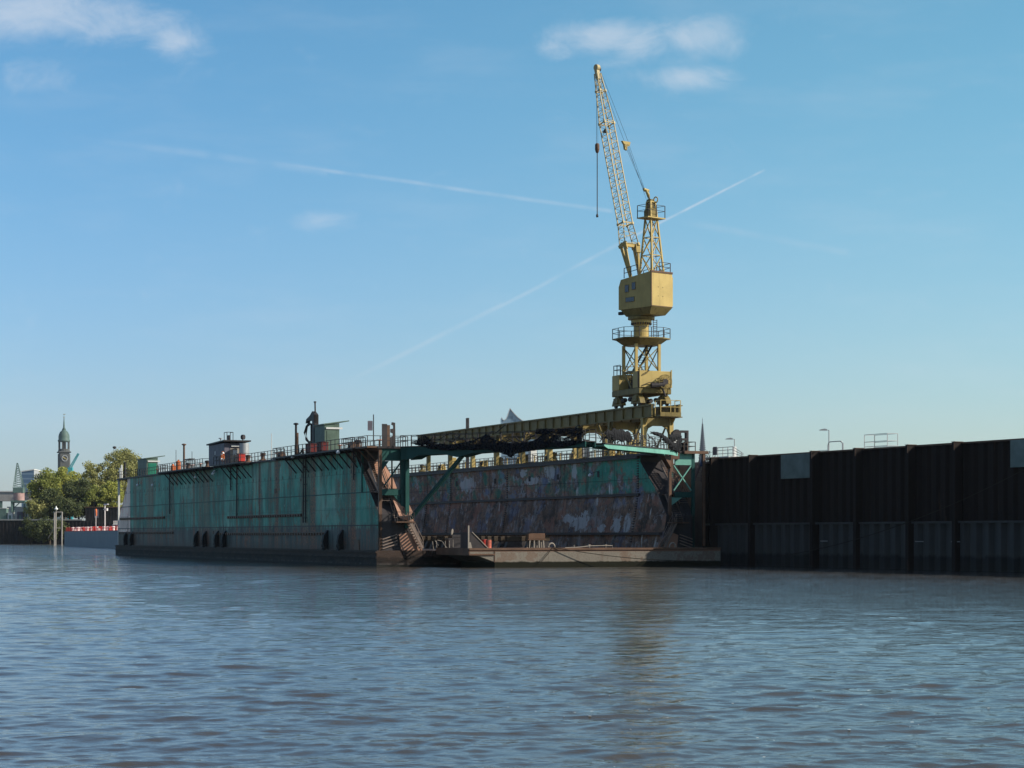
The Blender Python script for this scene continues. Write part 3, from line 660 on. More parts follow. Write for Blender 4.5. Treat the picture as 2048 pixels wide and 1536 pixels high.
# ------------------------------------------------------------------ crane
CA, CB = 34.1, 9.3
crane = dthing('dock_crane', 'tall yellow luffing jib crane standing on the raised rails of the dry dock', 'crane', CA, CB, 17.5)
cz = -17.5                                            # work in absolute z, shift through T
TC = Matrix.Translation((0, 0, cz))
W2, L2 = 1.75, 3.5
def C(T=None): return MB(TC @ T if T else TC)
for sx in (-1, 1):
    for sy in (-1, 1):
        g = C(); x = sx*1.6; y = sy*2.45
        g.prism([(x-.3, y-1.25, 17.75), (x-.3, y+1.25, 17.75), (x-.3, y+1.0, 18.3), (x-.3, y+.35, 18.75), (x-.3, y-.35, 18.75), (x-.3, y-1.0, 18.3)], (.6, 0, 0))
        g.cbox(x-.5, x+.42, y-.55, y+.5, 17.95, 18.6, .06)
        bg_ = g.build('bogie', M_yold, crane)
        for dy in (-.75, .75):
            g = C(); g.path([(x-.12, y+dy, 17.79), (x+.12, y+dy, 17.79)], .29, 14); g.build('wheel', M_dark, bg_)
        if sx > 0 or True:
            g = C(); g.path([(x-.1, y-sy*1.2, 18.25), (x-.1, y-sy*1.9, 18.3)], .26, 10); g.build('drive_motor', M_dark, bg_)
g = C()
for sx in (-1, 1): g.cbox(sx*W2-.25, sx*W2+.25, -L2, L2, 18.78, 19.45, .05)
for sy in (-1, 1): g.cbox(-W2+.255, W2-.255, sy*(L2-.3)-.3, sy*(L2-.3)+.3, 18.85, 19.42, .05)
g.build('base_frame', M_yold, crane)
g = C(); g.cbox(-W2-.18, W2+.18, -L2-.12, -L2+1.75, 19.46, 21.3, .05); g.box(-W2-.23, -W2-.12, -L2-.17, -L2-.06, 19.46, 21.6); g.box(W2+.12, W2+.23, -L2-.17, -L2-.06, 19.46, 21.45)
nb = g.build('machinery_house', M_yel, crane)
g = C(); g.box(-W2-.25, -W2-.19, -L2+.1, -L2+.35, 19.46, 21.25); g.build('rust_strip', M_rust, nb)
g = C(); g.cbox(-W2-.18, W2+.18, L2-1.75, L2+.1, 19.46, 21.2, .05); g.build('machinery_house', M_yel, crane)
g = C(); g.cbox(-W2+.9, W2-.2, -1.6, 1.6, 19.46, 20.9, .05); g.build('winch_housing', M_dark, crane)
g = C(); stairs(g, (-W2-.05, -1.2, 19.5), (-W2-.05, .4, 21.2), .7, (1, 0, 0)); g.path([(-W2, -.9, 19.5), (-W2, -.6, 21.3)], .04); g.build('stair', M_yold, crane)
g = C(); rail(g, [(-W2, L2-1.7, 21.22), (-W2, L2, 21.22), (W2, L2, 21.22), (W2, L2-1.7, 21.22)], 1.1, .9); g.build('railing', M_dark, crane)
# cable reel on the near face
g = C(); RX, RZ = W2-.85, 20.1
g.torus((RX, -L2-.75, RZ), (0, 1, 0), .78, .035, 28, 5); g.torus((RX, -L2-.45, RZ), (0, 1, 0), .78, .035, 28, 5)
for i in range(14):
    a = 2*PI*i/14
    for yy in (-.75, -.45): g.bar((RX, -L2+yy, RZ), (RX+.78*math.cos(a), -L2+yy, RZ+.78*math.sin(a)), .05)
rl = g.build('cable_reel', M_yold, crane)
g = C(); g.path([(RX, -L2-.78, RZ), (RX, -L2-.15, RZ)], .33, 14); g.path([(RX-.1, -L2-.6, RZ-.3), (RX-1.6, -L2-.45, RZ-.45)], .28, 10); g.path([(RX-.3, -L2-.6, RZ-.7), (RX+.05, -L2-.6, RZ-1.6)], .12, 8); g.build('reel_drum', M_dark, rl)
g = C(); g.path([(-W2+.1, -L2-.2, 20.9), (-W2+.9, -L2-.3, 21.35), (-W2+.5, -L2-.2, 20.95), (-W2, -L2-.15, 20.75)], .03, 5); g.path([(-W2, -L2-.2, 19.65), (-.9, -L2-.3, 20.0), (.2, -L2-.4, 20.0)], .04, 5); g.build('supply_cable', M_dark, crane)
# tower
TW, TL = 1.42, 1.6
for sx in (-1, 1):
    for sy in (-1, 1): g = C(); x, y = sx*TW, sy*TL; g.box(x-.15, x+.15, y-.15, y+.15, 21.0, 24.45); g.build('tower_leg', M_yel, crane)
g = C()
for (x0, y0, x1, y1) in ((-TW, -TL, TW, -TL), (TW, -TL, TW, TL), (TW, TL, -TW, TL), (-TW, TL, -TW, -TL)):
    g.bar((x0, y0, 21.45), (x1, y1, 24.2), .09); g.bar((x1, y1, 21.45), (x0, y0, 24.2), .09)
    g.bar((x0, y0, 21.4), (x1, y1, 21.4), .2, .2)
g.build('tower_bracing', M_yold, crane)
g = C(); stairs(g, (-.6, 1.2, 21.4), (.2, -1.1, 24.4), .6, (1, 0, 0)); g.build('stair', M_dark, crane)
# round platform under the slewing column
g = C(); pw = 2.9; hexa = [(-pw, -1.5), (-1.5, -pw+.3), (1.5, -pw+.3), (pw, -1.5), (pw, 1.5), (1.5, pw-.3), (-1.5, pw-.3), (-pw, 1.5)]
g.prism([(x, y, 25.05) for x, y in hexa], (0, 0, .12))
lo = [(x*.58, y*.62, 24.35) for x, y in hexa]; up_ = [(x*.9, y*.9, 25.047) for x, y in hexa]
g.add(lo+up_, [tuple(range(7, -1, -1)), tuple(range(8, 16))]+[(i, (i+1) % 8, (i+1) % 8+8, i+8) for i in range(8)])
pf = g.build('slewing_platform', M_yold, crane)
g = C(); rail(g, [(x*.985, y*.985, 25.17) for x, y in hexa+hexa[:1]], 1.1, 1.5, r=.05); g.build('railing', M_dark, pf)
g = C(); g.lathe([(1.0, 25.17), (.86, 25.3), (.86, 26.7), (.98, 26.8), (1.15, 26.95), (1.15, 27.25)], n=24); g.build('slewing_column', M_yel, crane, smooth=False)
g = C()
for i in range(24): a = 2*PI*i/24; g.box(1.1*math.cos(a)-.05, 1.1*math.cos(a)+.05, 1.1*math.sin(a)-.05, 1.1*math.sin(a)+.05, 26.7, 26.95)
g.build('slewing_ring', M_dark, crane)
g = C(); 
for x in (1.05, 1.5): g.bar((x, -.9, 25.2), (x, -.9, 27.3), .06)
for i in range(9): g.bar((1.05, -.9, 25.35+i*.23), (1.5, -.9, 25.35+i*.23), .05)
g.build('ladder', M_dark, crane)
# rotating upper works
UP = Matrix.Rotation(R(40)-ANG, 4, 'Z')
hb, hf, hw = -3.3, 2.0, 1.6
g = C(UP)
prof = [(hb, 28.35), (-1.8, 27.75), (1.6, 27.75), (hf-1.4, 28.0), (hf, 28.6), (hf, 30.9), (hf-.7, 31.75), (hb, 32.4)]
prof = [(hb, 28.45), (hf-1.2, 28.45), (hf, 28.45), (hf, 31.0), (hf-.35, 31.8), (hb, 32.35)]
g.prism([(-hw, y, z) for y, z in prof], (2*hw, 0, 0)); house = g.build('engine_house', M_yel, crane)
g = C(UP); g.add([(-1.2, -2.6, 27.65), (1.2, -2.6, 27.65), (1.2, 1.2, 27.65), (-1.2, 1.2, 27.65), (-hw, hb, 28.447), (hw, hb, 28.447), (hw, hf-.3, 28.447), (-hw, hf-.3, 28.447)],
                 [(0, 3, 2, 1), (4, 5, 6, 7), (0, 1, 5, 4), (1, 2, 6, 5), (2, 3, 7, 6), (3, 0, 4, 7)])
g.lathe([(1.5, 27.3), (1.5, 27.6)], n=20); g.build('turntable', M_yold, crane)
g = C(UP); g.box(-hw-.06, hw+.06, hb-.05, hb+.02, 32.28, 32.42)
for zz in (28.5, 32.2): g.box(-hw-.05, hw+.05, hb-.06, hb-.003, zz, zz+.06)
g.box(-hw-.045, -hw+.03, hb-.045, hb+.03, 28.45, 32.3); g.build('edge_trim', M_rust, house)
g = C(UP); g.box(hw+.003, hw+.3, hb+.2, hb+1.8, 28.7, 31.9); g.build('side_locker', M_yel, house)
for y0, y1, z0, z1 in ((.35, .9, 30.35, 31.1), (-.75, -.2, 30.55, 31.3), (-.55, .8, 29.25, 29.7)):
    g = C(UP); g.box(-hw-.04, -hw-.003, y0-.06, y1+.06, z0-.06, z1+.06); wf = g.build('window', M_yold, crane)
    g = C(UP); g.box(-hw-.055, -hw-.043, y0, y1, z0, z1); g.build('pane', M_glass, wf)
for zz in (29.6, 30.6):
    for xx in (-.6, .1): g = C(UP); g.box(xx, xx+.07, hb-.03, hb-.003, zz, zz+.07); g.build('bolt', M_dark, house)
g = C(UP); g.cbox(-1.2, -.75, hf+.0, hf+.55, 27.95, 28.3, .04); g.bar((-1.2, hf+.2, 28.2), (-.9, 1.0, 27.7), .1); g.build('floodlight', M_dark, house)
zroof = lambda y: 32.35+(y-hb)*(31.85-32.35)/(hf-.6-hb)
g = C(UP); rail(g, [(-hw+.1, 1.2, 31.95), (-hw+.1, -1.0, 32.18)], 1.1, 1.0, mids=(.5,)); rail(g, [(hw-.1, 1.2, 31.95), (hw-.1, -3.1, 32.33), (-.2, -3.1, 32.33)], 1.1, 1.2); g.build('railing', M_dark, house)
# A-frame mast
mast_c = -1.7
g = C(UP); mt = MB
zb, zt_ = 32.2, 38.45
base = [(-.9, mast_c-1.0), (.9, mast_c-1.0), (.9, mast_c+1.0), (-.9, mast_c+1.0)]; topp = [(-.48, mast_c-.45+.1), (.48, mast_c-.45+.1), (.48, mast_c+.45+.1), (-.48, mast_c+.45+.1)]
def mp(i, z): tt = (z-zb)/(zt_-zb); bx_, tx_ = base[i % 4], topp[i % 4]; return Vector((bx_[0]+(tx_[0]-bx_[0])*tt, bx_[1]+(tx_[1]-bx_[1])*tt, z))
for i in range(4): g.bar(mp(i, zb-.1), mp(i, zt_+1.9), .17)
zs = [32.25, 34.3, 36.3, 38.4]
for j in range(3):
    for i in range(4):
        g.bar(mp(i, zs[j]), mp(i+1, zs[j+1]), .09); g.bar(mp(i, zs[j+1]), mp(i+1, zs[j+1]), .09)
        if (i+j) % 2: g.bar(mp(i+1, zs[j]), mp(i, zs[j+1]), .07)
for z in (39.5, 40.3):
    for i in range(4): g.bar(mp(i, z), mp(i+1, z), .13)
mast = g.build('mast', M_yel, crane)
g = C(UP); 
for x in (.0, .35): g.bar((x, mast_c-.4, 32.3), (x, mast_c-.1, 38.4), .04)
for i in range(22): z = 32.5+i*.27; yy = mast_c-.4+.3*(z-32.3)/6.1; g.bar((0, yy, z), (.35, yy, z), .035)
g.build('ladder', M_galv, mast)
g = C(UP); g.box(-1.35, 1.35, mast_c-.8, mast_c+1.0, 38.4, 38.52); pp = g.build('mast_platform', M_yel, crane)
g = C(UP); q4 = [(-1.3, mast_c-.75, 38.52), (1.3, mast_c-.75, 38.52), (1.3, mast_c+.95, 38.52), (-1.3, mast_c+.95, 38.52)]; rail(g, q4+q4[:1], 1.35, 1.4, r=.045); g.build('railing', M_railm, pp)
g = C(UP); g.cbox(-.55, .5, mast_c-.3, mast_c+.75, 38.6, 39.4, .06); g.cbox(-.3, .35, mast_c-.1, mast_c+.6, 39.6, 40.6, .05)
g.build('sheave_gear', M_yold, mast)
g = C(UP); g.path([(0, mast_c+.3, 40.3), (-.1, mast_c+.45, 41.1), (-.1, mast_c+.75, 41.6), (-.1, mast_c+1.15, 41.75)], .22, 8, .14); g.path([(-.35, mast_c+.95, 41.8), (.4, mast_c+.95, 41.7)], .16, 8)
g.torus((.45, mast_c-.15, 40.55), (1, 0, 0), .32, .07, 14, 6); g.build('mast_head', M_yel, mast)
# jib
Fz = 32.15; foot = Vector((0, 1.0, Fz)); tip = Vector((0, 7.5, 57.0))
ax_ = (tip-foot).normalized(); sd_ = Vector((1, 0, 0)); nm = sd_.cross(ax_).normalized(); Lj = (tip-foot).length
def jp(s, u, v): return foot+ax_*s+sd_*u+nm*v
def jw(s): # half width, half depth along the jib
    if s < 4.0: return 1.05, .45
    if s < 6.4: q = (s-4.0)/2.4; return 1.05-.33*q, .45
    if s < 18.6: return .72, .45
    q = (s-18.6)/(Lj-18.6); return .72-.5*q, .45-.25*q
g = C(UP)
for sx in (-1, 1):
    g.bar(jp(0, sx*.72, 0), jp(3.9, sx*1.0, .34), .22, .34); g.bar(jp(0, sx*.72, 0), jp(3.9, sx*1.0, -.34), .2, .3)
    g.bar(jp(3.7, sx*1.02, -.6), jp(3.9, sx*1.02, .6), .25, .35)
g.bar(jp(3.85, -1.1, 0), jp(3.85, 1.1, 0), .5, .42); g.bar(jp(3.85, -1.0, .3), jp(3.2, -.9, .3), .4, .4); g.bar(jp(3.85, 1.0, .3), jp(2.9, .9, .3), .5, .4)
jf = g.build('jib_foot', M_yel, crane)
g = C(UP); st_ = [4.0]
while st_[-1] < Lj-1.4: st_.append(st_[-1]+.62)
for u_, v_ in ((-1, -1), (1, -1), (1, 1), (-1, 1)):
    for a_, b_ in zip([4.0, 6.4, 18.6], [6.4, 18.6, Lj-.9]):
        wa, da = jw(a_); wb, db = jw(b_); g.bar(jp(a_, u_*wa, v_*da), jp(b_, u_*wb, v_*db), .10)
for i in range(len(st_)-1):
    s0, s1 = st_[i], st_[i+1]; w0, d0 = jw(s0); w1, d1 = jw(s1)
    for v_ in (-1, 1):                       # wide faces: rungs and slanting laces
        g.bar(jp(s0, -w0, v_*d0), jp(s1, w1, v_*d1) if i % 2 else jp(s0, w0, v_*d0), .04)
    for u_ in (-1, 1):
        g.bar(jp(s0, u_*w0, -d0), jp(s1, u_*w1, d1), .04) if i % 2 else g.bar(jp(s0, u_*w0, d0), jp(s1, u_*w1, -d1), .04)
        g.bar(jp(s0, u_*w0, -d0), jp(s0, u_*w0, d0), .04)
for s in (6.4, 18.6, 22.6):
    w0, d0 = jw(s)
    for v_ in (-1, 1): g.bar(jp(s, -w0, v_*d0), jp(s, w0, v_*d0), .09)
    for u_ in (-1, 1):
        g.bar(jp(s, u_*w0, -d0), jp(s, u_*w0, d0), .09)
        for v_ in (-1, 1): g.bar(jp(s-.14, u_*w0, v_*d0), jp(s+.14, u_*w0, v_*d0), .22)
jib = g.build('jib', M_jib, crane)
g = C(UP); g.bar(jp(Lj-1.6, 0, 0), jp(Lj-.3, 0, 0), .42, .42); g.path([jp(Lj-.2, -.22, .1), jp(Lj-.2, .22, .1)], .36, 14); g.build('jib_head', M_jib, jib)
g = C(UP); g.path([jp(Lj-.25, .1, -.1), jp(Lj-.25, .55, -.1)], .3, 12); g.build('sheave', M_dark, jib)
g = C(UP); g.T = g.T @ Matrix.Translation(jp(17.6, -.55, .1)); g.lathe([(.05, .25), (.12, .2), (.3, -.15), (.34, -.2)], n=10); g.build('jib_lamp', M_dark, jib)
# pendants
mh = Vector((-.1, mast_c+.9, 41.6)); tp = jp(Lj-.9, 0, .4)
br = tp.lerp(mh, .585)+Vector((0, -.05, -.35))
g = C(UP)
for sx in (-.32, .32):
    g.path([tp+Vector((sx*.6, 0, 0)), br+Vector((sx*1.0, 0, .2))], .022, 4)
for sx in (-.34, -.12, .12, .34): g.path([br+Vector((sx, 0, 0)), mh+Vector((sx*.9, -.1 if abs(sx) > .2 else 0, 0 if sx < 0 else -.9))], .02, 4)
g.build('luffing_rope', M_wire, crane)
g = C(UP); g.prism([br+Vector((-.62, 0, .3)), br+Vector((.62, 0, .3)), br+Vector((.5, 0, -.15)), br+Vector((.15, .0, -.25)), br+Vector((.1, 0, -.7)), br+Vector((-.2, 0, -.6)), br+Vector((-.3, 0, -.1))], (0, .28, 0)); g.build('bridle_block', M_yel, crane)
ht = jp(Lj-.25, .42, -.35); hz = 47.9
g = C(UP)
for sx in (-.07, .1): g.path([ht+Vector((sx, 0, -.1)), Vector((ht.x+sx, ht.y, hz+.3))], .018, 4)
g.path([Vector((ht.x-.2, ht.y-.1, 55.2)), Vector((ht.x-.12, ht.y, hz+.3))], .014, 4)
g.build('hoist_rope', M_wire, crane)
g = C(UP); g.T = g.T @ Matrix.Translation((ht.x, ht.y, hz)); g.lathe([(.12, -.75), (.2, -.6), (.26, -.35), (.26, .2), (.16, .35)], n=12); g.build('hook_block', M_rust, crane)
g = C(UP); g.path([Vector((ht.x, ht.y, hz-.7)), Vector((ht.x, ht.y, 40.1))], .055, 6); g.lathe([(.12, 39.75), (.16, 39.9), (.08, 40.15)], c=(ht.x, ht.y), n=8); g.build('lifting_chain', M_dark, crane)

# ------------------------------------------------------------------ things on the left wing deck
ZD = HT+.22
def hut(a, px0, px1, pytop, label, wall, panel, roofover=1.1, h=None):
    b1, b0 = bpx(px0, a), bpx(px1, a); bm_ = (b0+b1)/2; hh = zpy(pytop, a, bm_)-ZD if h is None else h; ln = max(2.2, (b1-b0)*.72)
    t = dthing('deck_hut', label, 'hut', a, bm_, ZD)
    g = MB(); w2 = .85; l2 = ln/2
    g.prism([(-w2, -l2, 0), (w2, -l2, 0), (w2, -l2, hh+.12), (-w2, -l2, hh-.08)], (0, 2*l2, 0)); g.build('wall', wall, t)
    g = MB(); g.prism([(-w2-.15, -l2-.15, hh-.08), (w2+roofover, -l2-.15, hh+.34), (w2+roofover, -l2-.15, hh+.46), (-w2-.15, -l2-.15, hh+.04)], (0, 2*l2+.3, 0)); g.build('roof', M_hutg if wall is M_hutg else M_cabin, t)
    g = MB(); g.box(-w2+.25, w2-.2, -l2-.04, -l2-.003, .1, hh-.75); g.build('door', panel, t)
    g = MB(); g.box(-w2+.15, w2+.35, -l2-.1, -l2-.003, hh-.55, hh-.35); g.build('lamp_housing', M_white, t)
    return t
hut(1.5, 640, 668, 850, 'grey-green deck hut with slanting roof beside the hose tower', M_hutg, M_hutg)
hut(1.5, 283, 308, 918, 'small hut with bright green door near the far end of the dock', M_hutg, M_hutb)
# control cabin
ac = -.2; b1, b0 = bpx(425, ac), bpx(462, ac); bm_ = (b0+b1)/2; ln = (b1-b0)
cab = dthing('control_cabin', 'dark grey control cabin with lean-to roof and mast frame, life ring hanging on its rail', 'cabin', .6, bm_, ZD)
g = MB(); l2 = ln*.42; g.cbox(-1.5, 1.5, -l2, l2, 0, 2.75, .04); g.build('wall', M_cabin, cab)
g = MB(); g.prism([(-1.75, -l2-.7, 2.95), (-1.75, l2+.3, 2.753), (-1.75, l2+.3, 2.93), (-1.75, -l2-.7, 3.12)], (3.6, 0, 0)); g.build('roof', M_dark, cab)
g = MB(); g.box(-.7, .6, -l2-.05, -l2-.003, .05, 2.1); dr_ = g.build('door', M_cabinl, cab); g = MB(); g.box(-.35, .25, -l2-.07, -l2-.053, 1.2, 1.85); g.build('pane', M_white, dr_)
g = MB(); g.box(-.6, .9, -l2-.2, -l2-.06, 2.3, 2.5); g.build('lamp_housing', M_white, cab)
g = MB(); g.box(-1.53, -1.503, .4, .75, 1.4, 1.85); g.build('window', M_white, cab)
g = MB()
for x, y in ((-.5, -1.6), (-.5, -.2), (.3, -1.6), (.3, -.2)): g.bar((x, y, 2.9), (x, y, 4.3), .07)
for z in (4.27,): g.bar((-.5, -1.6, z), (-.5, -.2, z), .07); g.bar((.3, -1.6, z), (.3, -.2, z), .07); g.bar((-.5, -1.6, z), (.3, -1.6, z), .07)
g.box(-.2, .0, -1.25, -.6, 3.0, 3.9); g.build('mast_frame', M_dark, cab)
g = MB(); g.path([(.9, -l2+.2, 3.55), (1.1, -l2-.05, 3.55)], .32, 14); g.bar((1, -l2+.2, 2.9), (1, -l2+.2, 3.4), .1); g.build('searchlight', M_dark, cab)
g = MB(); g.path([(0, l2-.4, 2.8), (0, l2-.4, 3.7)], .09, 8); g.path([(0, l2-.4, 3.65), (0, l2-.4, 3.75)], .28, 10); g.build('vent_pipe', M_galv, cab)
g = MB(); g.path([(.8, -l2-1.2, 0), (.8, -l2-1.2, 2.7)], .62, 18); g.build('tank', M_galv, cab)
bt = bpx(443, -1.75)
g = MB(); g.torus((0, 0, 0), (1, 0, 0), .52, .13, 24, 8)
lr = g.build('life_ring', M_orange); lr.location = D(-1.62, bt, ZD+.95); lr.rotation_euler = (0, 0, ANG); tag(lr, 'orange and white life ring hung on the railing before the control cabin', 'life ring')
g = MB()
for i in range(4): a = PI/4+i*PI/2; g.torus((0, 0, 0), (1, 0, 0), .52, .14, 4, 8, a-.22, a+.22)
g.build('white_band', M_lamp, lr)
def single(name, label, cat, a, b, z, mb, mat, group=None, smooth=False):
    o = mb.build(name, mat, smooth=smooth); o.location = D(a, b, z); o.rotation_euler = (0, 0, ANG); return tag(o, label, cat, group)
def crate_red(px, label, mat, w, h, a=-.9):
    t = dthing('fire_box', label, 'box', a, bpx(px, a), ZD); g = MB(); g.cbox(-.4, .4, -w/2, w/2, .12, h, .03); g.build('body', mat, t)
    g = MB(); g.cbox(-.45, .45, -w/2-.05, w/2+.05, h+.003, h+.07, .02); g.build('lid', mat, t)
    g = MB(); [g.box(-.35, .35, y-.05, y+.05, 0, .117) for y in (-w/2+.15, w/2-.15)]; g.build('foot', M_dark, t); return t
crate_red(482, 'bright red fire box beside the control cabin', M_red, 1.1, .95)
for px, n_ in ((622, 'left of the two'), (645, 'right of the two')):
    crate_red(px, 'dark red steel bin at the foot of the hose tower, %s' % n_, M_dred, 1.7, 1.0)
def mast_pole(px, pt, a, label, name, cat, mat, r, cap=None, group=None, lower=None):
    b = bpx(px, a); h = zpy(pt, a, b)-ZD; t = dthing(name, label, cat, a, b, ZD, group); g = MB(); g.path([(0, 0, 0), (0, 0, h)], r, 10, r*.9); g.build('pipe' if cap else 'pole', mat, t)
    if cap: g = MB(); g.lathe([(r*1.2, h-.05), (r*2.0, h), (r*2.0, h+.12), (r*.8, h+.2)], n=12); g.build('cap', mat, t)
    if lower: g = MB(); g.path([(.05, -.15, 0), (.05, -.15, h*lower)], r*1.5, 10); g.build('sleeve', M_rust, t)
    g = MB(); g.cbox(-r*2.2, r*2.2, -r*2.2, r*2.2, 0, .12, .02); g.build('base', M_dark, t)
    return t
mast_pole(592, 849, 1.2, 'tall capped exhaust pipe with rusty sleeve left of the hose tower', 'exhaust_pipe', 'exhaust pipe', M_dark, .15, True, lower=.75)
mast_pole(368, 890, 1.2, 'tall capped exhaust pipe on the far half of the green wall', 'exhaust_pipe', 'exhaust pipe', M_rust, .16, True)
mast_pole(543, 867, .5, 'thin white flagpole on the rail of the green wall right of the control cabin', 'flagpole', 'pole', M_white, .05)
mast_pole(352, 900, .5, 'thin mast left of the far exhaust pipe', 'flagpole', 'pole', M_dark, .04)
mast_pole(384, 903, .5, 'thin mast just right of the far exhaust pipe', 'flagpole', 'pole', M_dark, .04)
t = mast_pole(747, 829, .6, 'thin pole carrying a dark louvred panel at the near end of the green wall', 'signal_pole', 'pole', M_dark, .06)
g = MB(); g.box(-.62, -.12, -.04, .04, 1.75, 2.75)
for i in range(7): g.box(-.64, -.10, -.055, -.043, 1.82+i*.13, 1.88+i*.13)
g.build('louvre_panel', M_cabin, t)
for px, pt, mt_ in ((243, 930, M_white), (250, 926, M_dark), (240, 936, M_white)):
    mast_pole(px, pt, .8 if px > 241 else 2.4, {243: 'short white post at the far end of the green wall', 250: 'short dark post at the far end of the green wall', 240: 'stubby white post on the farthest corner of the green wall'}[px], 'end_post', 'post', mt_, .17)
# gauge board: twin dark plates near the bridge
t = dthing('draught_gauge', 'twin dark notched steel plates standing on the near corner of the green wall', 'gauge', 1.6, 1.6, ZD)
g = MB(); g.box(-.75, -.2, -.1, .0, 0, 2.35); g.build('plate', M_dark, t)
g = MB(); g.prism([(.15, 0, 0), (.75, 0, 0), (.7, 0, 2.5), (.35, 0, 2.55), (.3, 0, 2.3), (.5, 0, 2.2), (.5, 0, 1.9), (.2, 0, 1.85), (.2, 0, 1.5), (.45, 0, 1.4), (.45, 0, 1.1), (.15, 0, 1.0)], (0, .12, 0)); g.build('plate', M_dark, t)
g = MB(); g.box(-.19, .14, .02, .1, 0, 2.25); g.build('web', M_rust, t)
# hose tower
bt = bpx(628, 1.0)
ho = dthing('hose_tower', 'black pipe and hose tower rising from the green wall beside the grey-green hut', 'hose tower', 1.0, bt, ZD)
g = MB(); g.cbox(-.28, .28, -.9, -.1, 0, 4.6, .05); g.build('column', M_dark, ho)
g = MB(); g.path([(0, .75, 0), (0, .75, 3.5)], .2, 10); g.build('pipe', M_dark, ho)
g = MB(); g.path([(0, -.5, 4.5), (0, -.4, 6.0)], .09, 8); g.path([(0, -.4, 5.95), (0, -.4, 6.1)], .15, 8); g.build('pipe', M_dark, ho)
g = MB(); g.prism([(-.22, -.9, 4.6), (-.22, 0, 5.0), (-.22, 1.0, 4.55), (-.22, 2.4, 4.2), (-.22, 2.6, 3.75), (-.22, 2.3, 3.75), (-.22, 2.1, 4.0), (-.22, .2, 4.0), (-.22, -.1, 3.6), (-.22, -.9, 3.6)], (.44, 0, 0)); g.build('boom', M_dark, ho)
for k_ in (0, .35):
    g = MB(); g.path([(-.1+k_*.6, .7-k_, 3.5), (-.1, 1.5-k_, 3.75-k_*.4), (-.15, 2.5-k_, 3.4), (-.2, 3.1-k_*2, 2.7), (-.15, 2.6-k_, 1.9), (0, 1.4-k_*.4, 1.3), (0, 1.2, .6), (0, 2.0, .15)], .10, 8); g.build('hose', M_black, ho)
g = MB(); g.box(-.35, .35, .3, 1.2, 1.55, 1.65); [g.bar((x, .2, 0), (x, -.9, 2.6), .04) for x in (-.1, .1)]; g.path([(.1, -1.0, 3.1), (.1, -1.6, 2.7), (.1, -2.6, 2.3), (.1, -2.7, 1.8)], .06, 6); g.build('bracket', M_dark, ho)
g = MB(); g.path([(-.4, 2.6, 0), (-.4, 3.0, .9), (-.4, 4.2, .35), (-.3, 5.0, .5), (-.2, 5.6, 1.3)], .09, 8); g.build('hose', M_black, ho)
# small machinery repeated along both decks
def winch(label, a, b, group, mat=M_rust):
    t = dthing('deck_winch', label, 'winch', a, b, ZD, group); g = MB(); g.cbox(-.5, .5, -.8, .8, 0, .2, .03); g.prism([(-.45, -.6, .2), (.45, -.6, .2), (.25, -.6, .95), (-.25, -.6, .95)], (0, .12, 0)); g.prism([(-.45, .48, .2), (.45, .48, .2), (.25, .48, .95), (-.25, .48, .95)], (0, .12, 0)); g.build('frame', mat, t)
    g = MB(); g.path([(0, -.47, .62), (0, .47, .62)], .3, 12); g.build('drum', M_dark, t); g = MB(); g.cbox(-.2, .35, .62, 1.15, .25, .75, .05); g.build('motor', mat, t); return t
def capstan(label, a, b, group, mat=M_rust):
    t = dthing('capstan', label, 'capstan', a, b, ZD, group); g = MB(); g.lathe([(.5, 0), (.5, .15), (.28, .3), (.22, .6), (.32, .85), (.36, .95)], n=14); g.build('drum', mat, t)
    g = MB(); g.lathe([(.38, .953), (.3, 1.05), (.05, 1.1)], n=12); g.build('cap', M_dark, t); return t
def valve(label, a, b, group, mat=M_rust):
    t = dthing('valve_stand', label, 'valve', a, b, ZD, group); g = MB(); g.path([(0, 0, 0), (0, 0, .85)], .08, 8); g.build('stem', mat, t)
    g = MB(); g.torus((0, 0, .9), (0, 0, 1), .28, .035, 14, 5); g.bar((-.28, 0, .9), (.28, 0, .9), .03); g.bar((0, -.28, .9), (0, .28, .9), .03); g.build('hand_wheel', M_orange if mat is M_rust else M_dark, t); return t
ORD = 'nearest second third fourth fifth sixth seventh eighth ninth tenth eleventh twelfth thirteenth fourteenth fifteenth sixteenth seventeenth eighteenth nineteenth twentieth twenty-first twenty-second twenty-third twenty-fourth'.split()
def spread(proto, a, bs, lab):
    proto['label'] = 'nearest '+lab
    for i_, b in enumerate(bs): c = copy_tree(proto); c.location = D(a, b, ZD); c['label'] = ORD[i_+1]+' '+lab+', counted from the near end'
for fn, al, bs, lab, grp, mt_ in (
    (winch, 1.4, (13, 40.5, 70.5, 95), 'rusty mooring winch on the green wall deck', 'winches on the green wall', M_rust),
    (capstan, .9, (9.6, 23, 47, 54, 75, 86), 'rusty capstan on the green wall deck', 'capstans on the green wall', M_rust),
    (valve, 1.9, (5.5, 11.5, 16, 19, 31, 33, 42, 44, 51, 57, 63, 68, 73, 78, 83, 88, 93, 99, 105, 110), 'orange-wheeled valve stand on the green wall', 'valve stands on the green wall', M_rust),
    (winch, 34.4, (18, 28, 36, 45, 58, 74), 'yellow winch under the crane runway', 'winches under the crane runway', M_yel),
    (capstan, 33.6, (14, 24, 32.5, 41, 50, 66, 80), 'ochre capstan under the crane runway', 'capstans under the crane runway', M_yold),
    (valve, 33.3, (12, 20, 26, 30, 38, 43, 47, 54, 62, 70, 78), 'yellow valve stand under the crane runway', 'valve stands under the crane runway', M_yel)):
    p_ = fn(lab, al, bs[0], grp, mt_); spread(p_, al, bs[1:], lab)
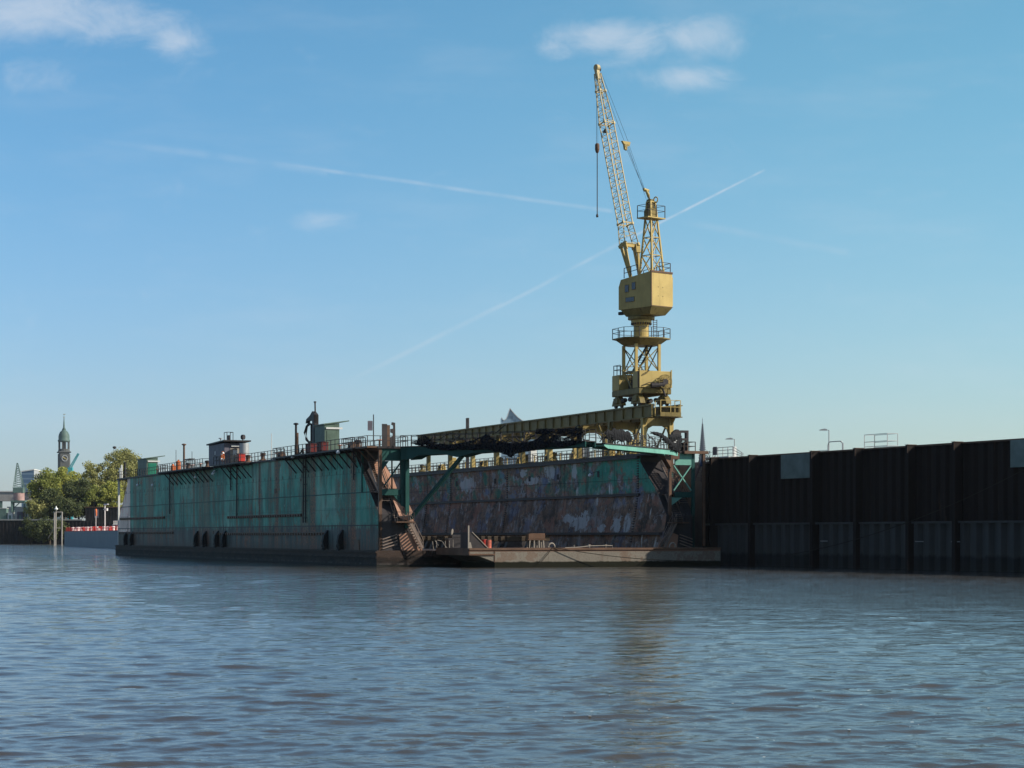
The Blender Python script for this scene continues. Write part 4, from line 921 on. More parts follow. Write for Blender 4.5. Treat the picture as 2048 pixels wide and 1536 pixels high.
for px, col_, lb in ((1045+20, M_white, 'pale switch cabinet under the crane runway near the middle of the wing wall'), (1170, M_galv, 'grey switch cabinet under the crane runway behind the gangway tips'), (905, M_yel, 'bright yellow switch cabinet under the crane runway at its left end'), (1262, M_yel, 'bright yellow switch cabinet on the wing wall below the crane')):
    b = bpx(px, 33.8); t = dthing('switch_cabinet', lb, 'cabinet', 33.8, b, ZD); g = MB(); g.cbox(-.45, .45, -.35, .35, .15, 1.7, .03); g.build('body', col_, t); g = MB(); g.box(-.38, .38, -.39, -.353, .25, 1.6); g.build('door', col_, t); g = MB(); g.box(-.4, .4, -.3, .3, 0, .147); g.build('plinth', M_dark, t)
b = bpx(370, .6)
t = dthing('pipe_rack', 'open steel pipe rack right of the far exhaust pipe on the green wall', 'rack', .6, b-4, ZD); g = MB()
for y in (0, 1.4, 2.8): g.bar((-.5, y, 0), (-.5, y, 1.5), .07); g.bar((.5, y, 0), (.5, y, 1.5), .07)
for z in (.5, 1, 1.5): g.bar((-.5, 0, z), (-.5, 2.8, z), .05); g.bar((-.5, 0, z), (-.5, 2.8, z-.5), .04)
g.build('frame', M_dark, t); g = MB(); [g.path([(x, -.4, 1.55), (x, 3.2, 1.55)], .07, 8) for x in (-.3, 0, .3)]; g.build('pipe', M_rust, t)
for i, (px, lb) in enumerate(((346, 'orange canister on the green wall, left of the far exhaust pipe'), (357, 'taller orange canister close beside the far exhaust pipe'))):
    g = MB(); g.lathe([(.3, 0), (.34, .1), (.34, .9+.5*i), (.2, 1.05+.5*i)], n=12); g.lathe([(.12, 1.05+.5*i), (.12, 1.2+.5*i)], n=8); single('canister', lb, 'canister', .5, bpx(px, .5), ZD, g, M_orange)
b = bpx(935, 33); t = dthing('fairlead_post', 'tall dark twin guide posts with slanting stay on the far wing', 'post', 33.0, b, ZD)
for y in (-.25, .25): g = MB(); g.bar((0, y, 0), (0, y, zpy(836, 33, b)-ZD), .22); g.build('post', M_dark, t)
g = MB(); g.bar((0, .3, 4.2), (0, 2.6, 2.0), .1); g.bar((0, -.3, 4.0), (0, .3, 4.0), .1); g.build('stay', M_dark, t)
# right corner: dark control stand
t = dthing('control_stand', 'dark boxy control stand with window openings on the near right corner of the dock', 'control stand', 34.7, .7, ZD)
g = MB(); g.box(-.95, -.15, -.2, .3, 0, 1.2); g.box(.0, .75, -.2, .3, 0, 1.0)
for x0, x1, z0, z1 in ((-.35, -.1, 1.2, 2.25), (.55, .8, 1.0, 2.3), (-.1, .55, 2.05, 2.3), (-.1, .55, 1.2, 1.45)): g.box(x0, x1, -.2, .3, z0, z1)
g.prism([(-1.1, -.2, 1.5), (-.35, -.2, 1.5), (-.35, -.2, 2.35), (-.6, -.2, 2.4), (-1.1, -.2, 2.05)], (0, .5, 0)); g.build('frame', M_dark, t)
g = MB(); g.box(-1.0, -.6, -.24, -.203, .95, 1.6); g.build('white_sign', M_lamp, t)
g = MB(); [g.bar((x, -.3, 0), (x, -.3, 1.0), .1) for x in (.15, .6)]; g.build('lever', M_rust, t)
g = MB(); g.path([(0, 0, 0), (0, 0, 1.5)], .12, 10); single('mooring_post', 'stout dark post on the rail at the right gangway hinge', 'post', 33.2, .4, ZD, g, M_dark)

# tarpaulins on the gangways
def tarp(name, label, h_, d_, n_, side, pts, mat, zoff=0, seed=1, amp=.14):
    """pts: (px, ytop, ybot)"""
    rr_ = random.Random(seed); vs = []; fs = []; cols = []
    hw_ = D(h_.x, h_.y); tw_ = D(h_.x+d_.x, h_.y+d_.y); n3 = (tw_-hw_).normalized(); nn_ = Vector((n3.y, -n3.x, 0))
    if nn_.y > 0: nn_ = -nn_
    res = []
    for i in range(len(pts)-1):
        for j in range(9): q = j/9; res.append([pts[i][c]*(1-q)+pts[i+1][c]*q for c in range(3)])
    res.append(pts[-1]); K = 12
    for i, (px, y0, y1) in enumerate(res):
        q = (px-1024)/F; t_ = (q*hw_.y-hw_.x)/((tw_.x-hw_.x)-q*(tw_.y-hw_.y)); base_ = hw_.lerp(tw_, t_)+nn_*side
        zt = H0+(HY-y0)/F*base_.y; zb_ = H0+(HY-y1)/F*base_.y
        for j in range(K+1):
            f = j/K; am = amp*math.sin(f*PI*.5)*(.5+.5*math.sin(i*.9+j*.8)+.6*math.sin(i*.37+2)); z = zt+(zb_-zt)*f
            vs.append(base_+nn_*(am+.05*math.sin(f*PI)+rr_.uniform(-.006, .006)+.08*math.sin(i*1.15+1.5*math.sin(j*.4)))+Vector((0, 0, z+rr_.uniform(-.008, .008))))
    nI = len(res)
    for i in range(nI-1):
        for j in range(K): fs.append((i*(K+1)+j, (i+1)*(K+1)+j, (i+1)*(K+1)+j+1, i*(K+1)+j+1))
    g = MB(); o_ = vs[0].copy(); g.add([v-o_ for v in vs], fs); o = g.build(name, mat, smooth=True, loc=o_)
    md = o.modifiers.new('thick', 'SOLIDIFY'); md.thickness = .05
    return tag(o, label, 'tarpaulin')
tarp('safety_net', 'long black net sagging in folds along the left gangway, with a hanging point', hl, dl, nl, .95,
     [(836, 885, 887), (846, 880, 890), (858, 870, 892), (868, 874, 897), (880, 884, 898), (905, 889, 901), (930, 887, 899), (960, 880, 900), (985, 868, 899), (1000, 879, 902), (1020, 884, 908), (1037, 886, 916), (1042, 886, 908), (1060, 884, 904), (1080, 881, 901), (1100, 867, 896), (1115, 868, 894), (1140, 876, 895), (1162, 868, 889), (1177, 862, 886)], M_net)
tarp('safety_net', 'thin black netting strung high on the left gangway rail near its tip', hl, dl, nl, .93, [(1085, 858, 868), (1100, 857, 870), (1120, 858, 866), (1140, 857, 870), (1160, 856, 868), (1178, 855, 866)], M_net, seed=3)
tarp('grey_tarpaulin', 'grey tarpaulin bundled over the tip of the right gangway', hr, dr, nr, .95, [(1192, 869, 874), (1197, 859, 878), (1204, 863, 874), (1210, 856, 883), (1218, 861, 878), (1226, 858, 884), (1233, 864, 879), (1239, 861, 886), (1245, 873, 881)], M_grey, seed=5, amp=.07)
tarp('grey_tarpaulin', 'grey tarpaulin slung diagonally down the right gangway near its hinge', hr, dr, nr, .95, [(1283, 864, 866), (1295, 864, 871), (1305, 867, 876), (1313, 872, 886), (1320, 877, 889), (1327, 884, 900), (1334, 886, 901), (1340, 878, 906), (1345, 874, 886)], M_grey, seed=6, amp=.07)
tarp('grey_tarpaulin', 'loose dark grey tarpaulin scrap on the right gangway rail above the hinge', hr, dr, nr, .9, [(1322, 868, 880), (1330, 869, 884), (1338, 868, 880), (1346, 870, 878)], M_grey, seed=8, amp=.05)

# ------------------------------------------------------------------ on the pontoon deck
kb = thing('keel_block', 'dark keel block in the long row down the dock floor', 'keel block', D(18, 3, 1.62), ANG, 'keel blocks in the dock floor row')
g = MB(); g.prism([(-1.1, -.35, 0), (1.1, -.35, 0), (.7, -.35, .9), (-.7, -.35, .9)], (0, .7, 0)); g.build('base', M_dark, kb)
g = MB(); g.cbox(-.85, .85, -.4, .4, .903, 1.45, .05); g.build('cap', M_wood, kb)
first = True
for row, side in ((16.4, 'left'), (19.6, 'right')):
    for i in range(24):
        c = kb if first else copy_tree(kb); first = False; c.location = D(row, 4+i*1.9, 1.62)
        c['label'] = ORD[i]+' dark keel block of the '+side+' row'+('' if i == 0 else ', counted from the barge')
t = dthing('trestle', 'rusty steel trestle with plated top standing at the near end of the keel blocks', 'trestle', 17.6, .8, 1.62)
g = MB(); g.cbox(-.95, .95, -.35, .35, 1.15, 1.75, .03); g.box(-1.05, 1.05, -.4, .4, 1.05, 1.147); g.build('top', M_rust, t)
for x in (-.85, -.3, .3, .85): g = MB(); g.bar((x, -.3, 0), (x*.9, -.3, 1.05), .12); g.bar((x, .3, 0), (x*.9, .3, 1.05), .1); g.build('leg', M_cabinl, t)
# ------------------------------------------------------------------ work barge in front of the dock
BA = Vector((-4.1, 200, 0)); bl = DOCK_I @ BA
barge = thing('work_barge', 'low flat steel barge with raked bow moored across the mouth of the dry dock', 'barge', BA, ANG)
BL, BWd, BZ = 27.6, 9.2, 1.86
g = MB(); g.prism([(4.3 if False else 2.6, 0, -1.2), (BL, 0, -1.2), (BL, 0, BZ), (2.6, 0, BZ)], (0, BWd, 0))
g.prism([(2.597, 0, BZ), (2.597, 0, .55), (.9, 0, 1.15), (0, 0, 1.2), (0, 0, BZ)], (0, BWd, 0)); g.build('hull', M_barge, barge)
g = MB(); g.box(-.12, 2.55, -.12, -.003, 1.22, 1.36); g.box(-.12, BL, -.12, -.003, BZ-.14, BZ+.06); g.box(2.56, 2.62, -.06, -.003, .5, BZ-.145); g.box(-.12, -.003, 0, BWd, 1.2, BZ+.06); g.build('rubbing_strake', M_rust, barge)
g = MB(); g.box(0, BL, .1, BWd, BZ+.002, BZ+.02); g.build('deck', M_rust, barge)
def bpos(px, y=.4):
    q = (px-1024)/F; return (q*(BA.y+ca*y)-(BA.x-sa*y))/(ca-q*sa)
def bthing(name, label, cat, px, y=.4, group=None): return thing(name, label, cat, BA+Vector((ca*bpos(px, y)-sa*y, sa*bpos(px, y)+ca*y, BZ+.02)), ANG, group)
for px, lb in ((1103, 'light curved mooring hoop in the sunlit middle of the barge deck edge'), (1345, 'curved mooring hoop at the shaded right end of the barge')):
    t = bthing('mooring_hoop', lb, 'mooring hoop', px); g = MB(); g.torus((0, 0, 0), (0, 1, 0), .32, .085, 16, 8, PI, 2*PI) if False else g.path([(.34*math.cos(a), 0, .38*math.sin(a)+.12) for a in np.linspace(-.2, PI+.2, 16)], .085, 8); g.build('hoop', M_barge if False else M_cabinl, t, smooth=True)
    g = MB(); g.cbox(-.5, .5, -.15, .15, 0, .06, .02); g.build('foot_plate', M_rust, t)
t = bthing('steel_post', 'thin upright steel post with angled foot on the bow corner of the barge', 'post', 937, .1); g = MB(); g.box(-.07, .07, -.07, .07, 0, 2.25); g.build('pole', M_cabinl, t); g = MB(); g.prism([(.075, -.04, 0), (.38, -.04, 0), (.22, -.04, .6), (.075, -.04, .62)], (0, .08, 0)); g.build('foot', M_cabinl, t)
t = bthing('loading_ramp', 'dark raised triangular ramp plate behind the steel post on the barge', 'ramp', 940, 1.2); g = MB(); g.prism([(0, 0, 0), (1.85, 0, 0), (.25, 0, 1.55), (0, 0, 1.6)], (0, 2.6, 0)); g.build('plate', M_dark, t); g = MB(); g.bar((1.9, -.04, .02), (.2, -.04, 1.62), .07); g.build('edge', M_cabinl, t)
for px, lb, hh in ((977, 'faded red steel drum right of the dark ramp on the barge', .8), (968, 'faded red drum half hidden behind the dark ramp', .85)):
    t = bthing('oil_drum', lb, 'drum', px, 2.2 if px > 970 else 3.2); g = MB(); g.lathe([(.29, 0), (.3, .04), (.29, .07), (.29, .27), (.31, .3), (.29, .33), (.29, .56), (.31, .59), (.29, .62), (.29, hh), (.3, hh+.03)], n=18); g.build('body', M_red if px < 970 else M_dred if False else paint('sun_faded_red', (.48, .13, .09), .2), t, smooth=False); g = MB(); g.lathe([(.27, hh+.03), (.27, hh+.05)], n=16); g.build('lid', M_cabinl, t)
t = bthing('deck_pipe', 'thin bent pipe run along the barge deck edge between the hoops', 'pipe', 1130, .3); g = MB(); g.path([(0, 0, .05), (1.5, 0, .1), (2.6, 0, .22), (4.6, 0, .26), (5.2, 0, .24), (5.25, 0, .04)], .045, 6); g.build('pipe', M_cabinl, t); g = MB(); [g.bar((x, 0, 0), (x, 0, .34), .05) for x in (1.0, 2.7, 4.5)]; [g.bar((x-.12, 0, .34), (x+.12, 0, .34), .05) for x in (2.7, 4.5)]; g.build('support', M_cabinl, t)
# ropes
def rope(label, p0, p1, sag, r=.035):
    p0 = Vector(p0); p1 = Vector(p1); g = MB(); pts = [(p1-p0)*(i/16)+Vector((0, 0, -sag*4*(i/16)*(1-i/16))) for i in range(17)]; g.path(pts, r, 5); o = g.build('mooring_rope', M_rope, loc=p0); return tag(o, label, 'rope')
hp = BA+Vector((ca*bpos(1106, -.1), sa*bpos(1106, -.1)-.15, BZ+.12))
rope('dark mooring rope dropping steeply left from the middle hoop down the barge side', hp, P(1078, 1127, 202.4), .1)
rope('long dark mooring rope sagging right from the middle hoop along the barge side', hp+Vector((.1, 0, 0)), P(1400, 1122, 207.0), .35)
rope('steel cable running slack across the dark quay wall at right', P(2110, 905, 168), P(1560, 1112, 205), 1.3, .04)
# items on the pontoon lip left of the barge
t = dthing('pipe_barrier', 'bent pale pipe barrier on the dock lip left of the barge', 'barrier', 5.6, -.9, 1.62)
for x, z, dx in ((0, .95, -.15), (.35, 1.0, -.1), (1.25, 1.0, .0), (1.7, 1.0, 0), (2.1, 1.1, 0)): g = MB(); g.bar((x, 0, 0), (x+dx, 0, z), .05); g.build('stanchion', M_cabinl, t)
g = MB(); g.path([(.4, 0, 1.05), (.9, 0, .95), (1.2, 0, .5), (1.6, 0, .05)], .035, 6); g.path([(.1, 0, 1.05), (.5, 0, .5)], .03, 6); g.build('bent_pipe', M_cabinl, t)
t = dthing('oval_paddle', 'pale oval paddle sign on a thin stalk above the dock lip', 'sign', 8.3, 1.0, 1.62); g = MB(); g.T = Matrix.Translation((0, 0, 1.9)) @ Matrix.Rotation(.2, 4, 'Y') @ Matrix.Diagonal((.14, .05, .33, 1)); g.lathe([(math.sin(a), -math.cos(a)) for a in np.linspace(.05, PI-.05, 10)], n=12); g.build('paddle', M_cabinl, t, smooth=True); g = MB(); g.bar((.08, 0, 0), (.04, 0, 1.6), .04); g.build('stalk', M_dark, t)
g = MB(); g.cbox(-1.0, 1.0, -.5, .5, 0, 1.25, .05); g.cbox(-.5, .9, -.4, .4, 1.253, 1.6, .05); single('winch_house', 'dark low winch house behind the pipe barrier on the dock floor', 'winch house', 9.2, 2.4, 1.62, g, M_dark)
# ------------------------------------------------------------------ quay wall at the right
qw = thing('quay_wall', 'high dark sheet piled quay wall with protruding piles filling the right side', 'quay wall', Q0, math.atan2(QD.y, QD.x))
# local: x along QD (towards camera), y = outwards is -y or +y?
YS = -1 if (Matrix.Rotation(math.atan2(QD.y, QD.x), 3, 'Z') @ Vector((0, -1, 0))).dot(QN) > 0 else 1
def corr(mb, x0, x1, z0, z1, dep, per, y0):
    x = x0; pts = []
    while x < x1:
        pts += [(x, y0), (x+per*.32, y0), (x+per*.5, y0+YS*dep), (x+per*.82, y0+YS*dep)]; x += per
    pts.append((x, y0)); n = len(pts)
    mb.add([(a, b, z0) for a, b in pts]+[(a, b, z1) for a, b in pts], [(i, i+1, i+1+n, i+n) for i in range(n-1)])
    mb.add([(pts[0][0], y0, z1), (pts[-1][0], y0, z1)]+[(a, b, z1) for a, b in reversed(pts)], [tuple(range(n+2))])
QL = 100
g = MB(); corr(g, 0, QL, 4.2, QH, .30, 1.35, YS*.0); g.build('upper_piling', M_quay, qw)
g = MB(); corr(g, 1.0, QL, -2, 4.25, .42, 1.7, YS*.35); g.box(0, QL, *sorted((0, YS*.9)), 4.252, 4.45); g.build('lower_piling', M_qlow, qw)
g = MB(); g.box(-.05, QL, *sorted((-YS*.3, YS*.42)), QH+.003, QH+.14); g.build('capping_beam', M_rust, qw)
def qx(px, y=.6):  # distance along the wall for a photo column
    q = (px-1024)/F; o_ = Q0+QN*y; return (q*o_.y-o_.x)/(QD.x-q*QD.y)
for px in (1426, 1502, 1626, 1713, 1818, 1911, 2075):
    x = qx(px, 1.0); g = MB(); g.box(x-.22, x+.22, *sorted((YS*.43, YS*1.25)), -2, QH+.13); pile = g.build('fender_pile', M_quay, qw)
    g = MB(); g.box(x-.27, x+.27, *sorted((YS*.3, YS*1.3)), QH+.145, QH+.19); g.box(x+.1, x+.2, *sorted((YS*1.253, YS*1.3)), QH-.6, QH+.2); g.build('pile_cap', M_rust, pile)
for p0, p1, z0, z1 in ((1562, 1621, 914, 958), (2021, 2075, 879, 935)):
    x0, x1 = qx(p0, .5), qx(p1, .5); Yq = (Q0+QD*x0).y; g = MB(); g.box(x0, x1, *sorted((YS*.2, YS*.52)), H0+(HY-z1)/F*Yq, QH+.02); g.build('concrete_panel', M_concp, qw)
for p0, p1 in ((1640, 1650), (1830, 1845), (1902, 1910)): x0 = qx(p0, 1); g = MB(); g.bar((x0, YS*.95, 2.6), (x0+1.2, YS*.95, 2.6), .08); g.build('rung', M_conc, qw)
# end return of the quay, towards the dock
g = MB(); g.box(-1.2, -.003, *sorted((YS*.2, -YS*4)), -2, QH-.4); g.build('end_wall', M_quay, qw)
def qthing(name, label, cat, px, y=-1.0, z=None, group=None):
    return thing(name, label, cat, Q0+QD*qx(px, y)+QN*y+Vector((0, 0, QH+.14 if z is None else z)), math.atan2(QD.y, QD.x), group)
def lamp(px, pyt, label, boxed, y=-1.4):
    t = qthing('quay_lamp', label, 'street lamp', px, y, QH); Yq = t.location.y; h = H0+(HY-pyt)/F*Yq-QH
    hw_ = DOCK_I
    g = MB(); g.path([(0, 0, 0), (0, 0, h)], .06, 8, .05); g.build('pole', M_galv, t)
    if boxed: g = MB(); g.cbox(-.17, .17, -.17, .17, 0, h*.62, .03); g.build('sleeve', M_white, t)
    rz = -math.atan2(QD.y, QD.x); T = Matrix.Translation((0, 0, h)) @ Matrix.Rotation(rz, 4, 'Z')
    g = MB(T); g.bar((0, 0, -.03), (-.35, 0, .0), .05); g.prism([(-.2, -.13, -.06), (-1.0, -.13, -.05), (-.9, -.13, .05), (-.45, -.13, .14), (-.2, -.13, .08)], (0, .26, 0)); g.build('lamp_head', M_galv, t); return t
lamp(1469, 878, 'quay lamp with thick white sleeve beside the railed stair head', True); lamp(1658, 860, 'slim quay lamp beside the pipe hoop', False)
def qrail(name, label, pxs, pyt, y=-1.2, mids=(.5,), closed=False, depth=0, r=.05):
    t = qthing(name, label, 'railing', pxs[0], y, QH); Yq = t.location.y; h = H0+(HY-pyt)/F*Yq-QH; ln = qx(pxs[1], y)-qx(pxs[0], y)
    g = MB(); pts = [(0, 0, 0), (ln, 0, 0)]
    if depth: pts = [(0, YS*-depth, 0), (0, 0, 0), (ln, 0, 0), (ln, YS*-depth, 0), (0, YS*-depth, 0)]
    rail(g, pts, h, ln*.98, r, mids, r*1.15); g.build('frame', M_galv, t); return t
qrail('guard_frame', 'pale boxy guard frame with two mid rails on top of the quay wall', (1729, 1775), 870, mids=(.25, .55), depth=1.2)
t = qthing('ladder_hoop', 'rounded pale pipe hoop at the ladder head right of the slim lamp', 'hoop', 1656, -.3, QH); ln = qx(1685, -.3)-qx(1656, -.3); hh = H0+(HY-884)/F*t.location.y-QH
g = MB(); g.path([(0, 0, -.2), (0, 0, hh-.3), (.15, 0, hh-.05), (.4, 0, hh), (ln-.4, 0, hh), (ln-.15, 0, hh-.05), (ln, 0, hh-.3), (ln, 0, -.2)], .05, 6); g.path([(ln-.6, -YS*.5, -.2), (ln-.6, -YS*.5, hh-.2), (ln-.8, -YS*.3, hh)], .05, 6); g.build('hoop', M_galv, t)
qrail('low_rail', 'very low pale rail on the quay edge left of the slim lamp', (1631, 1656), 902, mids=(.6,)); qrail('low_rail', 'tiny low hoop rail on the quay between the concrete panel and the lamp', (1600, 1619), 908, mids=())
t = qthing('stair_head', 'railed stair head platform at the left end of the quay with a grey sign', 'stair', 1440, -.8, QH)
x0 = qx(1423, -.8)-qx(1440, -.8); x1 = qx(1466, -.8)-qx(1440, -.8); x2 = qx(1487, -.8)-qx(1440, -.8)
g = MB(); g.box(x0, x1+.5, *sorted((-YS*.6, YS*.9)), .1, .28); g.build('platform', M_white, t)
g = MB(); rail(g, [(x0+.3, 0, .28), (x1, 0, .28)], 1.05, 1.0, mids=(.35, .7)); zt = .28+1.05
for f in (0, .35, .7): g.bar((x1, 0, zt-f), (x2, 0, .5-f*.4), .05)
for q in (.4, .8): xx = x1+(x2-x1)*q; g.bar((xx, 0, -.1), (xx, 0, zt-(zt-.5)*q), .05)
g.build('railing', M_galv, t)
g = MB(); g.box(x0+.5, x0+1.3, YS*.1-.02, YS*.1+.02, .55, 1.45); g.build('sign', M_cabin, t)
g = MB(); stairs(g, (x0, -.2, .1), (x0-1.9, -.2, -2.3), .9, (0, -YS, 0) if False else (0, YS, 0)); handrail(g, (x0, -.2, .1), (x0-1.9, -.2, -2.3), .9, (0, YS, 0)); g.build('steps', M_cabin, t)
for px, top in ((1410, 893), (1421, 893)):
    t2 = None
g = MB(); [g.bar((x, 0, 0), (x, 0, 1.3), .05) for x in (0, .9)]; g.path([(0, 0, 1.2), (.45, 0, 1.05), (.9, 0, 1.2)], .02, 4); g.path([(0, 0, .6), (.45, 0, .45), (.9, 0, .6)], .02, 4)
o = g.build('chain_barrier', M_dark, loc=Q0+QD*qx(1421, -.5)+QN*-.5+Vector((0, 0, QH-.2))); o.rotation_euler = (0, 0, 0); o.location.x -= .4; tag(o, 'short chain barrier between two thin posts at the quay corner', 'barrier')

# ------------------------------------------------------------------ far shore
M_dq = paint('dark_far_piling', (.030, .026, .026), .4)
fq = thing('far_quay_wall', 'dark old sheet piled quay wall below the trees on the far left bank', 'quay wall', P(-60, 1088, 729))
fq.location.z = 0
g = MB(); ln = 92; x = 0
g.box(0, ln, 0, 8.9, -2, 8.37)
while x < ln: g.box(x, x+.35, -.3, -.003, -2, 8.2-(x > 42)*random.random()*1.0); x += 1.3
g.build('piling', M_dq, fq); g = MB(); g.box(0, 40, -.5, 1.0, 8.373, 8.8); g.build('capping_beam', M_conc, fq)
# timber fenders
# trees
def leaf_mat(name, c0, c1):
    m, t, b = new_mat(name); oi = t.N.new('ShaderNodeNewGeometry').outputs['Random Per Island']
    n = t.noise(t.coord(), .16, 3)
    col = t.mix(t.math('MULTIPLY_ADD', oi, .5, t.math('MULTIPLY', n, .5)), c0, c1); t.set(b, 'Base Color', col); b.inputs['Roughness'].default_value = .7
    try: b.inputs['Subsurface Weight'].default_value = 0
    except Exception: pass
    tr = t.N.new('ShaderNodeBsdfTranslucent'); t.set(tr, 'Color', col); mx = t.N.new('ShaderNodeMixShader'); mx.inputs[0].default_value = .42
    t.L.new(b.outputs[0], mx.inputs[1]); t.L.new(tr.outputs[0], mx.inputs[2]); t.L.new(mx.outputs[0], t.N['Material Output'].inputs[0]); return m
LEAF = {'y': leaf_mat('fresh_yellow_green_leaves', (.26, .28, .05), (.50, .50, .12)), 'd': leaf_mat('dark_green_leaves', (.05, .07, .025), (.14, .16, .05)),
        'b': leaf_mat('budding_brown_leaves', (.24, .25, .08), (.44, .42, .16)), 'g': leaf_mat('mid_green_leaves', (.16, .19, .04), (.34, .36, .08))}
M_bark = plain('bark', (.07, .055, .042), .9)
def tree(px, pytop, pybot, wpx, Y, kind, label, dens=1.0, group=None):
    base = P(px, 1070, Y); base.z = 8.4 if Y > 738 else 0
    top = H0+(HY-pytop)/F*Y-base.z; bot = max(.6, H0+(HY-pybot)/F*Y-base.z); rad = wpx/F*Y/2
    t = thing('tree', label, 'tree', base, random.random()*6, group)
    g = MB(); g.path([(0, 0, -1.5), (.3, .1, top*.3), (.1, .3, top*.62), (0, 0, top*.9)], .45, 7, .08); limbs = []
    for i in range(9):
        a = random.random()*6.28; z0 = top*random.uniform(.2, .65); e = Vector((math.cos(a)*rad*.75, math.sin(a)*rad*.75, z0+top*random.uniform(.12, .3)))
        g.path([(0, 0, z0), (e.x*.45, e.y*.45, z0+(e.z-z0)*.6), e], .16, 5, .04); limbs.append(e)
    g.build('trunk', M_bark, t)
    r2 = np.random.default_rng(int(px*7+pytop)); cz_ = (top+bot)/2; hz_ = (top-bot)/2
    nc = int(92*dens*max(.5, rad*hz_/60)); V = []; nclump = 0
    cents = []
    while len(cents) < nc:
        p = r2.uniform(-1, 1, 3); q = np.linalg.norm(p)
        if q > 1 or q < .35: continue
        wz = 1.0 if p[2] < 0 else (1-.25*p[2]*p[2]); cents.append((p[0]*rad*.88*wz, p[1]*rad*.88*wz, cz_+p[2]*hz_*.9))
    cents = np.array(cents)
    for c in cents:
        k_ = 120; cr = r2.uniform(.9, 2.0)*(rad/7+.35); q = r2.normal(0, 1, (k_, 3)); q = q/np.linalg.norm(q, axis=1)[:, None]*(r2.random((k_, 1))**.45)*cr*np.array([1, 1, .8]); ctr = c+q
        s = r2.uniform(.14, .31, k_)*(.8+.2*Y/750)
        u = r2.normal(0, 1, (k_, 3)); u /= np.linalg.norm(u, axis=1)[:, None]; w_ = np.cross(u, r2.normal(0, 1, (k_, 3))); w_ /= np.linalg.norm(w_, axis=1)[:, None]
        V.append(np.stack([ctr-u*s[:, None]-w_*s[:, None]*.7, ctr+u*s[:, None]-w_*s[:, None]*.7, ctr+u*s[:, None]*.7+w_*s[:, None], ctr-u*s[:, None]+w_*s[:, None]*.6], 1))
    V = np.concatenate(V).reshape(-1, 3); nf = len(V)//4
    me = bpy.data.meshes.new('crown'); me.vertices.add(len(V)); me.vertices.foreach_set('co', V.astype(np.float32).ravel()); me.loops.add(len(V)); me.loops.foreach_set('vertex_index', np.arange(len(V), dtype=np.int32)); me.polygons.add(nf); me.polygons.foreach_set('loop_start', np.arange(nf, dtype=np.int32)*4); me.update(calc_edges=True); me.materials.append(LEAF[kind])
    o = bpy.data.objects.new('crown', me); COL.objects.link(o); o.parent = t; return t
for args in (
    (250, 895, 1010, 92, 790, 'b', 'tallest broad tree, half bare, just left of the dock end', .8),
    (128, 928, 1020, 72, 775, 'y', 'fresh yellow-green tree below the church tower'),
    (88, 936, 1030, 74, 765, 'g', 'rounded green tree to the right of the glass block'),
    (180, 922, 1025, 56, 780, 'b', 'brownish budding tree between the church tower and the tallest tree', .8),
    (215, 905, 1000, 52, 785, 'b', 'pale bare-looking tree left of the tallest tree', .55),
    (158, 955, 1040, 84, 755, 'd', 'dark green tree in the middle of the bank'),
    (222, 958, 1040, 62, 752, 'y', 'bright yellow-green tree beside the dark sheds'),
    (105, 975, 1062, 74, 748, 'd', 'low dark tree hanging over the old quay'),
    (75, 995, 1060, 52, 745, 'b', 'brownish bush-like tree at the right of the harbour shed'),
    (140, 1000, 1070, 72, 744, 'd', 'darkest low tree behind the mooring dolphin'),
    (280, 915, 1000, 50, 795, 'y', 'yellow-green tree partly hidden by the dock end hut'),
    (190, 965, 1045, 50, 750, 'g', 'mid green tree above the tanker deck')):
    tree(*args)
tree(100, 1035, 1082, 90, 727.5, 'd', 'dark shrubs spilling over the quay edge to the water', .9)
tree(62, 1038, 1075, 50, 727, 'd', 'dark ivy clump on the old quay left of the spilling shrubs', .7)
# harbour shed and gallery
Ysh = 760
sh = thing('harbour_shed', 'long pale elevated harbour gallery on steel legs at the left edge', 'shed', (P(-60, 1070, Ysh).x, Ysh, 8.4)); SX = sh.location.x
def lx(px, Y=Ysh, x0=SX): return (px-1024)/F*Y-x0
def lz(py, Y=Ysh, z0=8.4): return H0+(HY-py)/F*Y-z0
M_shed = paint('shed_cladding', (.36, .34, .33), .1, var=.1, sc=.6); M_shedp = paint('pinkish_drum_paint', (.42, .28, .26), .25, sc=.6); M_gsteel = paint('green_grey_steel', (.13, .20, .18), .2, sc=.6)
g = MB(); g.box(0, lx(62), 0, 8, lz(1002), lz(984)); g.build('gallery', M_shed, sh)
g = MB(); g.box(-.3, lx(62)+.3, -.3, 8.3, lz(984)+.01, lz(982)+.05); g.build('roof', M_white, sh)
for px in (-20, 1, 24, 61): g = MB(); g.box(lx(px)-.5, lx(px)+.5, .2, 1.0, -.2, lz(1002)-.003); g.build('leg', M_gsteel, sh)
g = MB(); g.box(lx(22), lx(66), .1, 1.1, lz(1006), lz(1002)-.01); g.bar((lx(25), .5, lz(1018)), (lx(38), .5, lz(1006)), .3); g.bar((lx(60), .5, lz(1018)), (lx(50), .5, lz(1006)), .3); g.build('cross_beam', M_gsteel, sh)
g = MB(); g.box(lx(-10), lx(85), 18, 40, -.2, lz(1012)); g.build('rear_hall', M_white, sh)
